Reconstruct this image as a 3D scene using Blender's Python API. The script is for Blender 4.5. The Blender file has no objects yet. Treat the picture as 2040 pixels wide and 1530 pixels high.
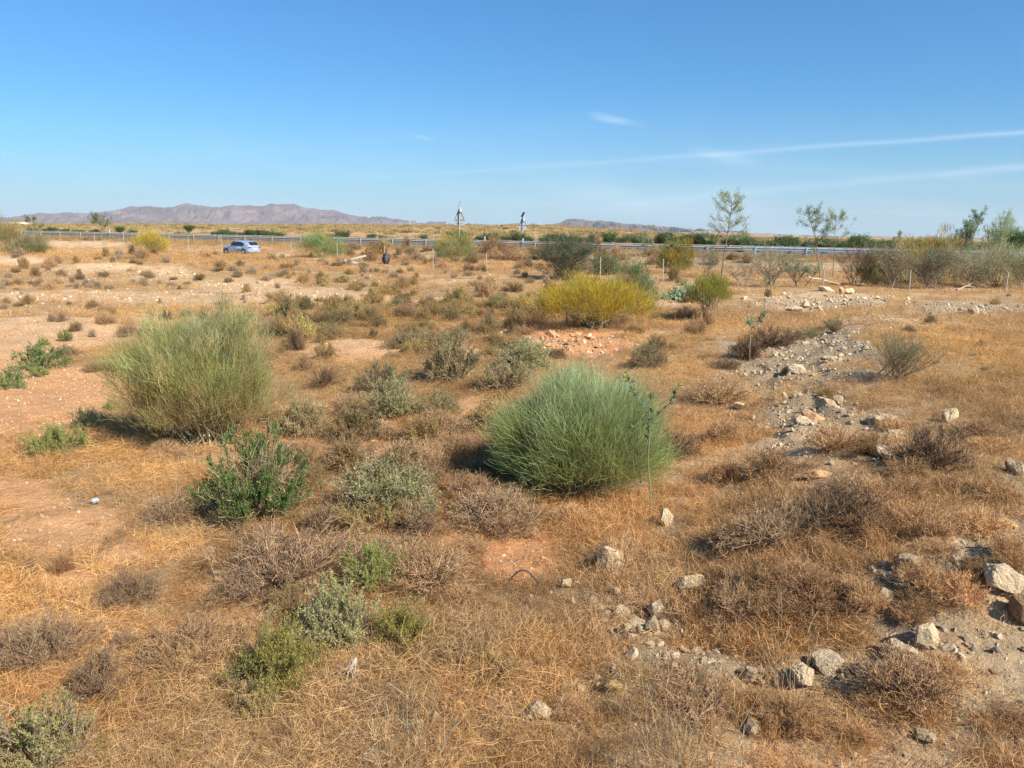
import bpy, math, random
import numpy as np
from mathutils import Matrix, Vector
rng = np.random.default_rng(7)
random.seed(7)
sc = bpy.context.scene
COL = sc.collection
# ------------------------------------------------------------------ camera
EYE = np.array([0.0, 0.0, 2.5])
F = 1530.0                      # focal length in photo pixels (photo 2040 x 1530)
PITCH = math.atan(303 / F)
ROLL = math.atan(0.0155)
fw = np.array([0, math.cos(PITCH), -math.sin(PITCH)])
r0 = np.array([1.0, 0, 0]); u0 = np.array([0, math.sin(PITCH), math.cos(PITCH)])
rt = r0 * math.cos(ROLL) + u0 * math.sin(ROLL)
up = -r0 * math.sin(ROLL) + u0 * math.cos(ROLL)
cd = bpy.data.cameras.new('camera'); cam = bpy.data.objects.new('camera', cd); COL.objects.link(cam)
cam.matrix_world = Matrix(((rt[0], up[0], -fw[0], EYE[0]), (rt[1], up[1], -fw[1], EYE[1]), (rt[2], up[2], -fw[2], EYE[2]), (0, 0, 0, 1)))
cd.sensor_width = 36; cd.lens = 36 * F / 2040; cd.clip_start = 0.1; cd.clip_end = 60000
sc.camera = cam
# ------------------------------------------------------------------ light
SUN_EL, SUN_AZ = math.radians(40), math.radians(130)    # azimuth clockwise from +Y (view direction): from the right, a little behind
sdir = Vector((math.sin(SUN_AZ) * math.cos(SUN_EL), math.cos(SUN_AZ) * math.cos(SUN_EL), math.sin(SUN_EL)))
ld = bpy.data.lights.new('sun', 'SUN'); ld.energy = 5.0; ld.angle = math.radians(0.5); ld.color = (1.0, 0.925, 0.80)
sun = bpy.data.objects.new('sun', ld); COL.objects.link(sun)
sun.rotation_euler = sdir.to_track_quat('Z', 'Y').to_euler()
w = bpy.data.worlds.new('World'); sc.world = w; w.use_nodes = True
nt = w.node_tree; nt.nodes.clear()
out = nt.nodes.new('ShaderNodeOutputWorld'); bg = nt.nodes.new('ShaderNodeBackground')
sky = nt.nodes.new('ShaderNodeTexSky'); sky.sky_type = 'NISHITA'; sky.sun_disc = False
sky.sun_elevation = SUN_EL; sky.sun_rotation = SUN_AZ; sky.altitude = 100; sky.air_density = 1.0; sky.dust_density = 1.1; sky.ozone_density = 2.0
bg.inputs['Strength'].default_value = 0.092
SKYMUL = nt.nodes.new('ShaderNodeMix'); SKYMUL.data_type = 'RGBA'; SKYMUL.blend_type = 'MULTIPLY'; SKYMUL.inputs[0].default_value = 1
SKYMUL.inputs[7].default_value = (0.325, 0.745, 1.08, 1)
nt.links.new(sky.outputs[0], SKYMUL.inputs[6])
# thin high clouds and two old contrails, laid out by direction in the sky
geo = nt.nodes.new('ShaderNodeNewGeometry')
def N(tree, t, **kw):
    n = tree.nodes.new(t)
    for k, v in kw.items(): setattr(n, k, v)
    return n
def wmath(op, a, b=None, clamp=False):
    n = nt.nodes.new('ShaderNodeMath'); n.operation = op; n.use_clamp = clamp
    for i, v in enumerate((a, b)):
        if v is None: continue
        if isinstance(v, (int, float)): n.inputs[i].default_value = v
        else: nt.links.new(v, n.inputs[i])
    return n.outputs[0]
tc = nt.nodes.new('ShaderNodeTexCoord'); sep = nt.nodes.new('ShaderNodeSeparateXYZ'); nt.links.new(tc.outputs['Generated'], sep.inputs[0])
yy = wmath('MAXIMUM', sep.outputs[1], 0.05)
az = wmath('DIVIDE', sep.outputs[0], yy); el = wmath('DIVIDE', sep.outputs[2], yy)   # tangent-plane direction coordinates
comb = nt.nodes.new('ShaderNodeCombineXYZ'); nt.links.new(wmath('MULTIPLY', az, 3.0), comb.inputs[0]); nt.links.new(wmath('MULTIPLY', el, 22.0), comb.inputs[1])
cn = nt.nodes.new('ShaderNodeTexNoise'); cn.inputs['Scale'].default_value = 1.6; cn.inputs['Detail'].default_value = 6; cn.inputs['Distortion'].default_value = 0.6
nt.links.new(comb.outputs[0], cn.inputs['Vector'])
cn2 = nt.nodes.new('ShaderNodeTexNoise'); cn2.inputs['Scale'].default_value = 5; cn2.inputs['Detail'].default_value = 5
comb2 = nt.nodes.new('ShaderNodeCombineXYZ'); nt.links.new(wmath('MULTIPLY', az, 2.2), comb2.inputs[0]); nt.links.new(wmath('MULTIPLY', el, 9.0), comb2.inputs[1]); nt.links.new(comb2.outputs[0], cn2.inputs['Vector'])
def band(x0, y0, x1, y1, wd, a0, a1):
    """soft streak along the line (x0,y0)-(x1,y1) in tangent coordinates, fading between"""
    m = (y1 - y0) / (x1 - x0)
    line = wmath('ADD', wmath('MULTIPLY', wmath('SUBTRACT', az, x0), m), y0)
    wob = wmath('MULTIPLY', wmath('SUBTRACT', cn2.outputs[0], 0.5), 0.004)
    d = wmath('DIVIDE', wmath('ABSOLUTE', wmath('SUBTRACT', wmath('ADD', el, wob), line)), wd)
    g = wmath('SUBTRACT', 1.0, d, clamp=True); g = wmath('MULTIPLY', g, g)
    fx = wmath('MULTIPLY', wmath('MULTIPLY', wmath('SUBTRACT', az, x0), 1 / (x1 - x0)), 1.0, clamp=True)
    amp = wmath('ADD', wmath('MULTIPLY', fx, a1 - a0), a0)
    inside = wmath('MULTIPLY', wmath('MULTIPLY', wmath('SUBTRACT', az, x0), 8.0, clamp=True), 1.0)
    return wmath('MULTIPLY', wmath('MULTIPLY', g, amp), wmath('MULTIPLY', inside, wmath('ADD', wmath('MULTIPLY', cn.outputs[0], 1.1), 0.3)))
def pxdir(px, py):
    d = fw + rt * (px - 1020) / F + up * (765 - py) / F
    return d[0] / d[1], d[2] / d[1]
def pband(x0, y0, x1, y1, wd, a0, a1):
    a = pxdir(x0, y0); b = pxdir(x1, y1)
    return band(a[0], a[1], b[0], b[1], wd, a0, a1)
def puff(px, py, rx, ry, amp):
    a = pxdir(px, py)
    dx = wmath('DIVIDE', wmath('SUBTRACT', az, a[0]), rx); dy = wmath('DIVIDE', wmath('ADD', wmath('SUBTRACT', el, a[1]), wmath('MULTIPLY', wmath('SUBTRACT', az, a[0]), 0.16)), ry)
    g = wmath('SUBTRACT', 1.0, wmath('ADD', wmath('MULTIPLY', dx, dx), wmath('MULTIPLY', dy, dy)), clamp=True)
    return wmath('MULTIPLY', wmath('MULTIPLY', g, g), wmath('MULTIPLY', wmath('POWER', cn2.outputs[0], 1.5), amp * 2.6))
lst = [pband(640, 362, 1470, 304, 0.007, 0.12, 0.27), pband(1470, 300, 2300, 248, 0.007, 0.18, 0.16), pband(1080, 420, 2200, 318, 0.012, 0.07, 0.50), pband(640, 360, 1300, 430, 0.004, 0.12, 0.05),
       puff(1212, 236, 0.034, 0.008, 0.55), puff(1255, 244, 0.03, 0.006, 0.22), puff(842, 274, 0.018, 0.004, 0.25), puff(1440, 312, 0.06, 0.012, 0.2), puff(1220, 395, 0.14, 0.03, 0.22), puff(1440, 405, 0.12, 0.028, 0.2)]
s = lst[0]
for q in lst[1:]: s = wmath('ADD', s, q)
veil = wmath('MULTIPLY', wmath('SUBTRACT', cn.outputs[0], 0.45, clamp=True), wmath('MULTIPLY', wmath('SUBTRACT', 0.16, el, clamp=True), 4.0))
s = wmath('ADD', s, veil); low = wmath('SUBTRACT', 1.0, wmath('DIVIDE', el, 0.20), clamp=True); s = wmath('ADD', s, wmath('MULTIPLY', wmath('MULTIPLY', low, low), 0.55))
s = wmath('MULTIPLY', s, 1.0, clamp=True)
mx = nt.nodes.new('ShaderNodeMix'); mx.data_type = 'RGBA'
nt.links.new(s, mx.inputs[0]); nt.links.new(SKYMUL.outputs[2], mx.inputs[6]); mx.inputs[7].default_value = (4.7, 6.1, 7.3, 1)
nt.links.new(mx.outputs[2], bg.inputs['Color']); nt.links.new(bg.outputs[0], out.inputs[0])
sc.view_settings.view_transform = 'Standard'; sc.view_settings.look = 'None'; sc.view_settings.gamma = 1; sc.view_settings.exposure = 0.68
cy = sc.cycles
cy.max_bounces = 6; cy.diffuse_bounces = 3; cy.glossy_bounces = 2; cy.transmission_bounces = 4; cy.transparent_max_bounces = 6; cy.volume_bounces = 0
cy.caustics_reflective = False; cy.caustics_refractive = False; cy.use_denoising = True
cy.use_adaptive_sampling = True; cy.adaptive_threshold = 0.012
try: cy.denoising_input_passes = 'RGB_ALBEDO_NORMAL'; cy.denoising_prefilter = 'NONE'
except Exception: pass

# ------------------------------------------------------------------ noise
def _hash(ix, iy, s):
    n = (ix.astype(np.int64) * 374761393 + iy.astype(np.int64) * 668265263 + s * 974634777) & 0xFFFFFFFF
    n = ((n ^ (n >> 13)) * 1274126177) & 0xFFFFFFFF
    n = (n ^ (n >> 16)) & 0xFFFFFFFF
    return n / 4294967295.0
def vn(x, y, s=0):
    x = np.asarray(x, float); y = np.asarray(y, float)
    ix = np.floor(x); iy = np.floor(y); fx = x - ix; fy = y - iy
    fx = fx * fx * (3 - 2 * fx); fy = fy * fy * (3 - 2 * fy)
    a = _hash(ix, iy, s); b = _hash(ix + 1, iy, s); c = _hash(ix, iy + 1, s); d = _hash(ix + 1, iy + 1, s)
    return (a * (1 - fx) + b * fx) * (1 - fy) + (c * (1 - fx) + d * fx) * fy
def fbm(x, y, s=0, o=4):
    t = 0; a = 0.5; n = 0
    for i in range(o):
        t = t + a * vn(x * 2 ** i + 17 * i, y * 2 ** i - 9 * i, s + i); n += a; a *= 0.5
    return t / n
def sst(a, b, x):
    t = np.clip((x - a) / (b - a), 0, 1); return t * t * (3 - 2 * t)
# ------------------------------------------------------------------ terrain
RP = np.array([27.3, 61.4]); RD = np.array([-.904, .427]); RN = np.array([.427, .904]); ROADZ = 0.8
def rail_s(x, y): return (x - RP[0]) * RN[0] + (y - RP[1]) * RN[1]
AZT = np.array([-1020, -920, -720, -420, -120, 30, 80, 180, 280, 380, 680, 1020]) / F
TPL = np.array([2.0, 2.2, 3.0, 3.6, 4.6, 4.9, 5.0, 3.9, 2.7, 1.9, 1.0, 0.9])
RAMP = None
BERMS = []   # x, y, rx, ry, h
def hraw(x, y):
    x = np.asarray(x, float); y = np.asarray(y, float)
    r = np.hypot(x, y); s = rail_s(x, y)
    near = np.clip(1 - r / 300, 0, 1)
    e = sst(-7.5, -1.2, s)
    z = (fbm(x / 7, y / 7, 3, 3) - .5) * 0.42 * near * (1 - e) + ROADZ * e
    a = np.clip(x / np.maximum(y, 1), -0.7, 0.7)
    T = np.interp(a, AZT, TPL) + (fbm(x / 22, y / 22, 11, 3) - .5) * 1.3
    far = sst(28, 330, r) * sst(27, 60, s)
    fall = 1 - sst(380, 900, r)
    z = z + far * fall * (T - ROADZ) - (1 - fall) * 0.8
    rough = (1 - sst(-3, -1, s)) + sst(27, 32, s)
    z = z + rough * near * ((fbm(x / 1.3, y / 1.3, 21, 3) - .5) * 0.13)
    if RAMP is not None:
        dd = (x - RAMP[0]) * RAMP[2] + (y - RAMP[1]) * RAMP[3]; z = z + .38 * sst(-.6, 1.5, dd) * sst(2.5, 5, r) * (1 - sst(28, 36, r)) * (1 - e)
    for (bx, by, rx, ry, h) in BERMS:
        z = z + h * np.exp(-((x - bx) / rx) ** 2 - ((y - by) / ry) ** 2)
    z = z + 0.30 * np.exp(-((x - 7.5) / 4.5) ** 2 - ((y - 13) / 7) ** 2)
    return z
Z0 = float(hraw(0, 0)) + 0.0
def hfine(x, y):
    r = np.hypot(x, y); s = rail_s(x, y)
    rough = (1 - sst(-3, -1, s)) + sst(27, 32, s)
    f = np.clip(1 - r / 60, 0, 1) * rough
    n = fbm(x / .28, y / .28, 31, 3) - .5; h0 = hraw(x, y); px, py = proj(x, y, h0); rub = blobs(px, py, RUB, (fbm(x * 1.1, y * 1.1, 51, 3) - .5) * 1.1)
    return h0 + f * (n * 0.05 + rub * ((fbm(x / .42, y / .42, 33, 4) - .45) * .34))
def ray(px, py):
    return fw + rt * (px - 1020) / F + up * (765 - py) / F
def at(px, py, Y=None):
    d = ray(px, py)
    if Y is not None:
        t = Y / d[1]; x = d[0] * t; return np.array([x, Y, float(hraw(x, Y))])
    ts = np.concatenate([np.arange(1.5, 40, .04), np.arange(40, 160, .3)])
    P = EYE[None] + d[None] * ts[:, None]
    below = P[:, 2] < hraw(P[:, 0], P[:, 1])
    i = int(np.argmax(below)) if below.any() else len(ts) - 1
    p = P[i]; return np.array([p[0], p[1], float(hraw(p[0], p[1]))])
def proj(x, y, z):
    X = x - EYE[0]; Y_ = y - EYE[1]; Z = z - EYE[2]
    dz = X * fw[0] + Y_ * fw[1] + Z * fw[2]
    ok = dz > 0.3; dz = np.where(ok, dz, 1)
    px = 1020 + F * (X * rt[0] + Y_ * rt[1] + Z * rt[2]) / dz
    py = 765 - F * (X * up[0] + Y_ * up[1] + Z * up[2]) / dz
    return np.where(ok, px, -9999), np.where(ok, py, 9999)
def mpp(p):            # metres per photo pixel at point p
    return float(np.dot(np.array(p) - EYE, fw)) / F
a_, b_ = at(1400, 1060), at(1630, 640); t_ = (b_ - a_)[:2] / np.linalg.norm((b_ - a_)[:2]); RAMP = (a_[0], a_[1], t_[1], -t_[0])
for (px, py, rx, ry, h) in [(150, 492, 9, 1.2, .45), (30, 520, 4, 1, .45), (210, 535, 4, .9, .4), (340, 545, 5, .8, .35), (620, 600, 4, 1.0, .25), (450, 560, 4, 1, .3),
                            (1110, 670, 1.6, .6, .22), (1640, 590, 2.5, 1.0, .14), (1600, 620, 2, .7, .22), (1000, 690, 2, 1, .15), (2010, 1190, .5, .35, .25), (1780, 1180, .7, .3, .1)]:
    p = at(px, py); BERMS.append((p[0], p[1], rx, ry, h))
# ------------------------------------------------------------------ surface zones (real patches of soil, measured from the photograph)
def blobs(px, py, L, wob):
    m = np.zeros_like(px)
    for (cx, cy_, rx, ry, a) in L:
        d = np.sqrt(((px - cx) / rx) ** 2 + ((py - cy_) / ry) ** 2) + wob
        m = np.maximum(m, a * (1 - sst(.78, 1.08, d)))
    return m
BARE = [(90, 660, 210, 45, 1), (60, 800, 210, 70, 1), (0, 740, 160, 80, 1), (170, 780, 90, 60, 1), (200, 590, 260, 12, .8), (430, 600, 130, 14, .6), (480, 570, 110, 12, .8), (600, 590, 170, 14, .75), (700, 700, 110, 22, .95), (640, 640, 120, 12, .6),
        (860, 600, 60, 8, .6), (900, 560, 60, 6, .6), (930, 700, 40, 18, .9), (1130, 690, 120, 22, 1), (1150, 668, 80, 14, 1), (720, 850, 70, 35, .85), (690, 880, 60, 25, .7), (940, 810, 50, 22, .8), (970, 840, 60, 30, .6),
        (40, 995, 120, 55, 1), (120, 1060, 140, 48, 1), (180, 1035, 80, 30, .9), (250, 1105, 70, 32, .95), (150, 1150, 80, 28, 1), (200, 1260, 60, 22, .6), (1050, 1115, 85, 48, 1), (640, 1010, 60, 18, .5), (1080, 1080, 70, 20, .7), (100, 1490, 60, 25, .4), (540, 1330, 60, 25, .4), (1350, 1210, 60, 20, .4), (830, 1060, 50, 18, .6), (900, 1075, 40, 15, .7), (150, 487, 100, 7, 1), (180, 500, 180, 5, .6), (200, 535, 90, 12, .9), (30, 520, 60, 12, .9), (310, 535, 70, 8, .9), (320, 550, 60, 7, .7),
        (300, 590, 120, 7, .7), (560, 510, 25, 6, 1), (640, 515, 30, 5, .7), (1640, 600, 140, 22, .8), (1320, 665, 60, 10, .6), (1050, 720, 60, 10, .5), (1330, 800, 30, 15, .3)]
GREY = [(1650, 700, 130, 34, .9), (1560, 735, 110, 26, .8), (1700, 760, 100, 30, .55), (1480, 720, 70, 14, .7), (1450, 690, 70, 14, .8), (1650, 600, 130, 16, .6), (1930, 612, 150, 14, 1), (1610, 830, 80, 40, .6), (1760, 840, 60, 30, .5), (1980, 1080, 130, 70, 1), (1900, 1150, 110, 60, 1), (2040, 980, 60, 60, .9), (1840, 1220, 120, 60, .9),
        (1900, 1290, 200, 40, .6), (1330, 1320, 70, 26, .9), (1430, 1335, 90, 26, .75), (1290, 1260, 90, 40, .5), (1980, 1440, 120, 50, .8), (1740, 1330, 120, 40, .6), (1500, 1360, 60, 25, .5), (1330, 1040, 40, 25, .5), (1560, 1180, 80, 25, .45), (1000, 1440, 60, 20, .3), (2100, 1300, 150, 200, .7)]
RUB = [(1630, 950, 150, 70, .7), (1830, 900, 120, 50, .5), (1490, 805, 60, 36, .7), (1700, 1000, 120, 50, .4), (1300, 1350, 160, 60, .8), (1130, 1330, 120, 60, .4), (1400, 780, 80, 30, .4), (1850, 760, 150, 50, .3), (1690, 890, 130, 50, .8), (1560, 900, 70, 40, .6), (1460, 960, 60, 40, .5), (1740, 640, 120, 20, .5), (1620, 820, 110, 70, 1), (1560, 740, 150, 50, .9), (1660, 700, 120, 40, .8), (1640, 600, 150, 24, 1), (1120, 685, 130, 26, 1), (1290, 1240, 110, 55, 1), (1780, 1180, 150, 60, 1), (1860, 1100, 80, 40, .8), (1660, 1340, 120, 40, .9), (1900, 1290, 180, 50, .8), (2000, 1180, 70, 80, .8), (480, 570, 130, 22, .6), (600, 590, 160, 18, .6), (200, 540, 100, 18, .8), (320, 545, 80, 14, .8),
       (1930, 620, 130, 18, .7), (1760, 600, 80, 18, .6), (720, 850, 70, 40, .35), (1080, 1440, 140, 50, .4), (830, 1480, 120, 50, .5), (1640, 960, 120, 60, .4), (1170, 1180, 80, 40, .5), (150, 640, 180, 80, .2), (90, 790, 160, 90, .25), (700, 700, 110, 22, .3)]
def zones(x, y, z=None):
    if z is None: z = hraw(x, y)
    px, py = proj(x, y, z)
    wob = (fbm(x * 1.1, y * 1.1, 51, 3) - .5) * 1.1 + (fbm(x * 5, y * 5, 52, 3) - .5) * .45
    bare = blobs(px, py, BARE, wob); grey = blobs(px, py, GREY, wob); rub = blobs(px, py, RUB, wob)
    r = np.hypot(x, y); s = rail_s(x, y)
    g = fbm(x / 2.6, y / 2.6, 61, 4)
    nb = sst(.56, .68, g) * .5 * sst(12, 18, r)
    nb = np.where((px > -200) & (px < 2240) & (r < 12), sst(.66, .76, g) * .6, nb)
    bare = np.maximum(bare, nb)
    grey = np.maximum(grey, sst(-7, -5, s) * (1 - sst(26, 28, s)) * np.where(s < -1, .55 * sst(700, 1100, px), 1))
    return bare, grey, rub, px, py

# ------------------------------------------------------------------ object helpers
def link(o, parent=None):
    COL.objects.link(o)
    if parent is not None: o.parent = parent
    return o
def tag(o, label=None, cat=None, group=None, kind=None):
    if label: o['label'] = label
    if cat: o['category'] = cat
    if group: o['group'] = group
    if kind: o['kind'] = kind
    return o
def empty(name, loc, rz=0, label=None, cat=None, group=None, scale=1):
    o = bpy.data.objects.new(name, None); COL.objects.link(o); o.location = [float(v) for v in loc]; o.rotation_euler = (0, 0, rz); o.empty_display_size = .1
    o.scale = (scale,) * 3 if np.isscalar(scale) else scale
    return tag(o, label, cat, group)
def meshdata(name, V, Fc, mat, col=None, smooth=False):
    """V (n,3); Fc: array (m,k) or list of arrays"""
    me = bpy.data.meshes.new(name)
    V = np.asarray(V, np.float32)
    fl = [np.asarray(f, np.int32) for f in (Fc if isinstance(Fc, list) else [Fc]) if len(f)]
    me.vertices.add(len(V)); me.vertices.foreach_set('co', V.ravel())
    lv = np.concatenate([f.ravel() for f in fl]); tot = np.concatenate([np.full(len(f), f.shape[1], np.int32) for f in fl])
    st = np.concatenate([[0], np.cumsum(tot)[:-1]]).astype(np.int32)
    me.loops.add(len(lv)); me.loops.foreach_set('vertex_index', lv)
    me.polygons.add(len(tot)); me.polygons.foreach_set('loop_start', st)
    me.polygons.foreach_set('use_smooth', np.full(len(tot), bool(smooth)))
    me.update(calc_edges=True); me.validate()
    if col is not None:
        a = me.color_attributes.new('col', 'FLOAT_COLOR', 'POINT')
        c = np.ones((len(V), 4), np.float32); c[:, :3] = col; a.data.foreach_set('color', c.ravel())
    if mat: me.materials.append(mat)
    return me
def mobj(name, me, parent=None): return link(bpy.data.objects.new(name, me), parent)
def copytree(root, loc, rz=0, scale=1, label=None, group=None, cat=None):
    r = root.copy(); COL.objects.link(r); r.location = [float(v) for v in loc]; r.rotation_euler = (0, 0, rz)
    r.scale = (scale,) * 3 if np.isscalar(scale) else scale
    if label: r['label'] = label
    if group: r['group'] = group
    elif 'group' in r.keys(): del r['group']
    for ch in root.children:
        c = ch.copy(); COL.objects.link(c); c.parent = r
        for g in ch.children:
            d = g.copy(); COL.objects.link(d); d.parent = c
    return r
# geometry accumulators
class Geo:
    def __init__(s): s.V = []; s.F = {}; s.C = []; s.n = 0
    def add(s, V, Fc, col):
        V = np.asarray(V, float).reshape(-1, 3); Fc = np.asarray(Fc)
        s.V.append(V); s.F.setdefault(Fc.shape[1], []).append(Fc + s.n)
        c = np.asarray(col, float)
        s.C.append(np.broadcast_to(c, (len(V), 3)) if c.ndim == 1 else c.reshape(-1, 3)); s.n += len(V)
    def mesh(s, name, mat, smooth=True):
        return meshdata(name, np.concatenate(s.V), [np.concatenate(f) for f in s.F.values()], mat, np.concatenate(s.C), smooth)
def norm(v): return v / np.maximum(np.linalg.norm(v, axis=-1, keepdims=True), 1e-9)
def ribbons(g, P, W, col, side=None):
    """P (N,K,3), W (N,K), col (N,3) or (N,K,3)"""
    Nn, K, _ = P.shape
    if side is None:
        d = P[:, -1] - P[:, 0]; side = norm(np.cross(d, rng.normal(size=(Nn, 3))))
    a = P + side[:, None] * W[..., None] / 2; b = P - side[:, None] * W[..., None] / 2
    V = np.stack([a, b], 2).reshape(-1, 3)
    base = (np.arange(Nn) * K * 2)[:, None]; k = np.arange(K - 1)[None] * 2
    f = np.stack([base + k, base + k + 1, base + k + 3, base + k + 2], -1).reshape(-1, 4)
    col = np.asarray(col, float)
    if col.ndim == 2: col = np.repeat(col[:, None], K, 1)
    g.add(V, f, np.repeat(col[:, :, None], 2, 2).reshape(-1, 3))
def tubes(g, P, R, col, sides=5):
    Nn, K, _ = P.shape
    t = norm(np.gradient(P, axis=1)); ref = np.where(np.abs(t[..., 2:3]) > .9, np.array([1., 0, 0]), np.array([0, 0, 1.]))
    a = norm(np.cross(t, ref)); b = np.cross(t, a)
    th = np.arange(sides) * 2 * np.pi / sides
    V = P[:, :, None] + (a[:, :, None] * np.cos(th)[:, None] + b[:, :, None] * np.sin(th)[:, None]) * R[:, :, None, None]
    base = (np.arange(Nn) * K * sides)[:, None, None]; k = (np.arange(K - 1) * sides)[None, :, None]; j = np.arange(sides)[None, None]; j2 = (j + 1) % sides
    f = np.stack([base + k + j, base + k + j2, base + k + sides + j2, base + k + sides + j], -1).reshape(-1, 4)
    col = np.asarray(col, float)
    if col.ndim == 1: col = np.broadcast_to(col, (Nn, 3))
    if col.ndim == 2: col = np.repeat(col[:, None], K, 1)
    g.add(V.reshape(-1, 3), f, np.repeat(col[:, :, None], sides, 2).reshape(-1, 3))
def grow(S, D, L, K=4, curl=.3, lift=0.0):
    """polylines from S along D (unit), length L, random curl and lift (+up / -down)"""
    Nn = len(S); P = np.zeros((Nn, K, 3)); P[:, 0] = S; d = norm(np.asarray(D, float)); st = (np.asarray(L) / (K - 1))[:, None]
    for k in range(1, K):
        d = norm(d + rng.normal(size=(Nn, 3)) * curl / (K - 1) + np.array([0, 0, lift / (K - 1)]))
        P[:, k] = P[:, k - 1] + d * st
    return P
def along(P, idx, t):
    K = P.shape[1]; f = t * (K - 1); i = np.minimum(f.astype(int), K - 2); fr = (f - i)[:, None]
    a = P[idx, i]; b = P[idx, i + 1]
    return a * (1 - fr) + b * fr, norm(b - a)
def leaves(g, C, D, L, W, col):
    """diamond leaves at C along D"""
    Nn = len(C); D = norm(D); side = norm(np.cross(D, rng.normal(size=(Nn, 3))))
    nrm = np.cross(D, side)
    L = np.broadcast_to(L, Nn)[:, None]; W = np.broadcast_to(W, Nn)[:, None]
    V = np.stack([C, C + D * L * .45 + side * W / 2 + nrm * W * .15, C + D * L, C + D * L * .45 - side * W / 2 + nrm * W * .15], 1)
    f = (np.arange(Nn) * 4)[:, None] + np.arange(4)[None]
    g.add(V.reshape(-1, 3), f, np.repeat(col[:, None], 4, 1).reshape(-1, 3))
def vcol(base, n, var=.15, hue=.06):
    base = np.asarray(base, float)
    return np.clip(base[None] * (1 + rng.normal(size=(n, 1)) * var) * (1 + rng.normal(size=(n, 3)) * hue), .004, 1)
def pick(cols, n, probs=None, var=.15):
    i = rng.choice(len(cols), n, p=probs); return np.clip(np.asarray(cols)[i] * (1 + rng.normal(size=(n, 1)) * var), .004, 1)
def sphdir(n, zmin=-1, zmax=1):
    z = rng.uniform(zmin, zmax, n); a = rng.uniform(0, 2 * np.pi, n); r = np.sqrt(1 - z * z)
    return np.stack([r * np.cos(a), r * np.sin(a), z], 1)
# ------------------------------------------------------------------ materials
def newmat(name):
    m = bpy.data.materials.new(name); m.use_nodes = True; m.node_tree.nodes.clear(); return m, m.node_tree
def plantmat(name, transl=.3, inst=False, rough=.65, objvar=.25):
    m, t = newmat(name); L = t.links.new
    o = t.nodes.new('ShaderNodeOutputMaterial'); p = t.nodes.new('ShaderNodeBsdfPrincipled'); p.inputs['Roughness'].default_value = rough; p.inputs['Specular IOR Level'].default_value = .25
    a = t.nodes.new('ShaderNodeAttribute'); a.attribute_name = 'col'; c = a.outputs['Color']
    if inst:
        b = t.nodes.new('ShaderNodeAttribute'); b.attribute_type = 'INSTANCER'; b.attribute_name = 'tint'
        mm = t.nodes.new('ShaderNodeMix'); mm.data_type = 'RGBA'; mm.blend_type = 'MULTIPLY'; mm.inputs[0].default_value = 1
        L(c, mm.inputs[6]); L(b.outputs['Color'], mm.inputs[7]); c = mm.outputs[2]
    else:
        oi = t.nodes.new('ShaderNodeObjectInfo'); mr = t.nodes.new('ShaderNodeMapRange'); mr.inputs['To Min'].default_value = 1 - objvar; mr.inputs['To Max'].default_value = 1 + objvar
        L(oi.outputs['Random'], mr.inputs[0]); h = t.nodes.new('ShaderNodeHueSaturation'); L(mr.outputs[0], h.inputs['Value']); L(c, h.inputs['Color'])
        mm = t.nodes.new('ShaderNodeMix'); mm.data_type = 'RGBA'; mm.blend_type = 'MULTIPLY'; mm.inputs[0].default_value = 1
        L(h.outputs[0], mm.inputs[6]); L(oi.outputs['Color'], mm.inputs[7]); c = mm.outputs[2]
    L(c, p.inputs['Base Color'])
    if transl > 0:
        tr = t.nodes.new('ShaderNodeBsdfTranslucent'); L(c, tr.inputs['Color']); ms = t.nodes.new('ShaderNodeMixShader'); ms.inputs[0].default_value = transl
        L(p.outputs[0], ms.inputs[1]); L(tr.outputs[0], ms.inputs[2]); L(ms.outputs[0], o.inputs[0])
    else: L(p.outputs[0], o.inputs[0])
    return m
M_LEAF = plantmat('leaf_green', .42); M_TWIG = plantmat('twig_bark', .0, rough=.85); M_STRAW = plantmat('dry_straw', .25, inst=True); M_STRAWO = plantmat('dry_stalk', .2)
M_WOOD = plantmat('bark', 0, rough=.9)
def simplemat(name, col, rough=.5, metal=0, noise=0.0, nscale=8, spec=.5, coat=0):
    m, t = newmat(name); L = t.links.new
    o = t.nodes.new('ShaderNodeOutputMaterial'); p = t.nodes.new('ShaderNodeBsdfPrincipled'); L(p.outputs[0], o.inputs[0])
    p.inputs['Roughness'].default_value = rough; p.inputs['Metallic'].default_value = metal; p.inputs['Specular IOR Level'].default_value = spec; p.inputs['Coat Weight'].default_value = coat
    n = t.nodes.new('ShaderNodeTexNoise'); n.inputs['Scale'].default_value = nscale; n.inputs['Detail'].default_value = 5
    tcn = t.nodes.new('ShaderNodeTexCoord'); L(tcn.outputs['Object'], n.inputs['Vector'])
    mr = t.nodes.new('ShaderNodeMapRange'); mr.inputs['To Min'].default_value = 1 - noise; mr.inputs['To Max'].default_value = 1 + noise; L(n.outputs[0], mr.inputs[0])
    mm = t.nodes.new('ShaderNodeVectorMath'); mm.operation = 'SCALE'; mm.inputs[0].default_value = col; L(mr.outputs[0], mm.inputs['Scale']); L(mm.outputs[0], p.inputs['Base Color'])
    return m
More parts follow.
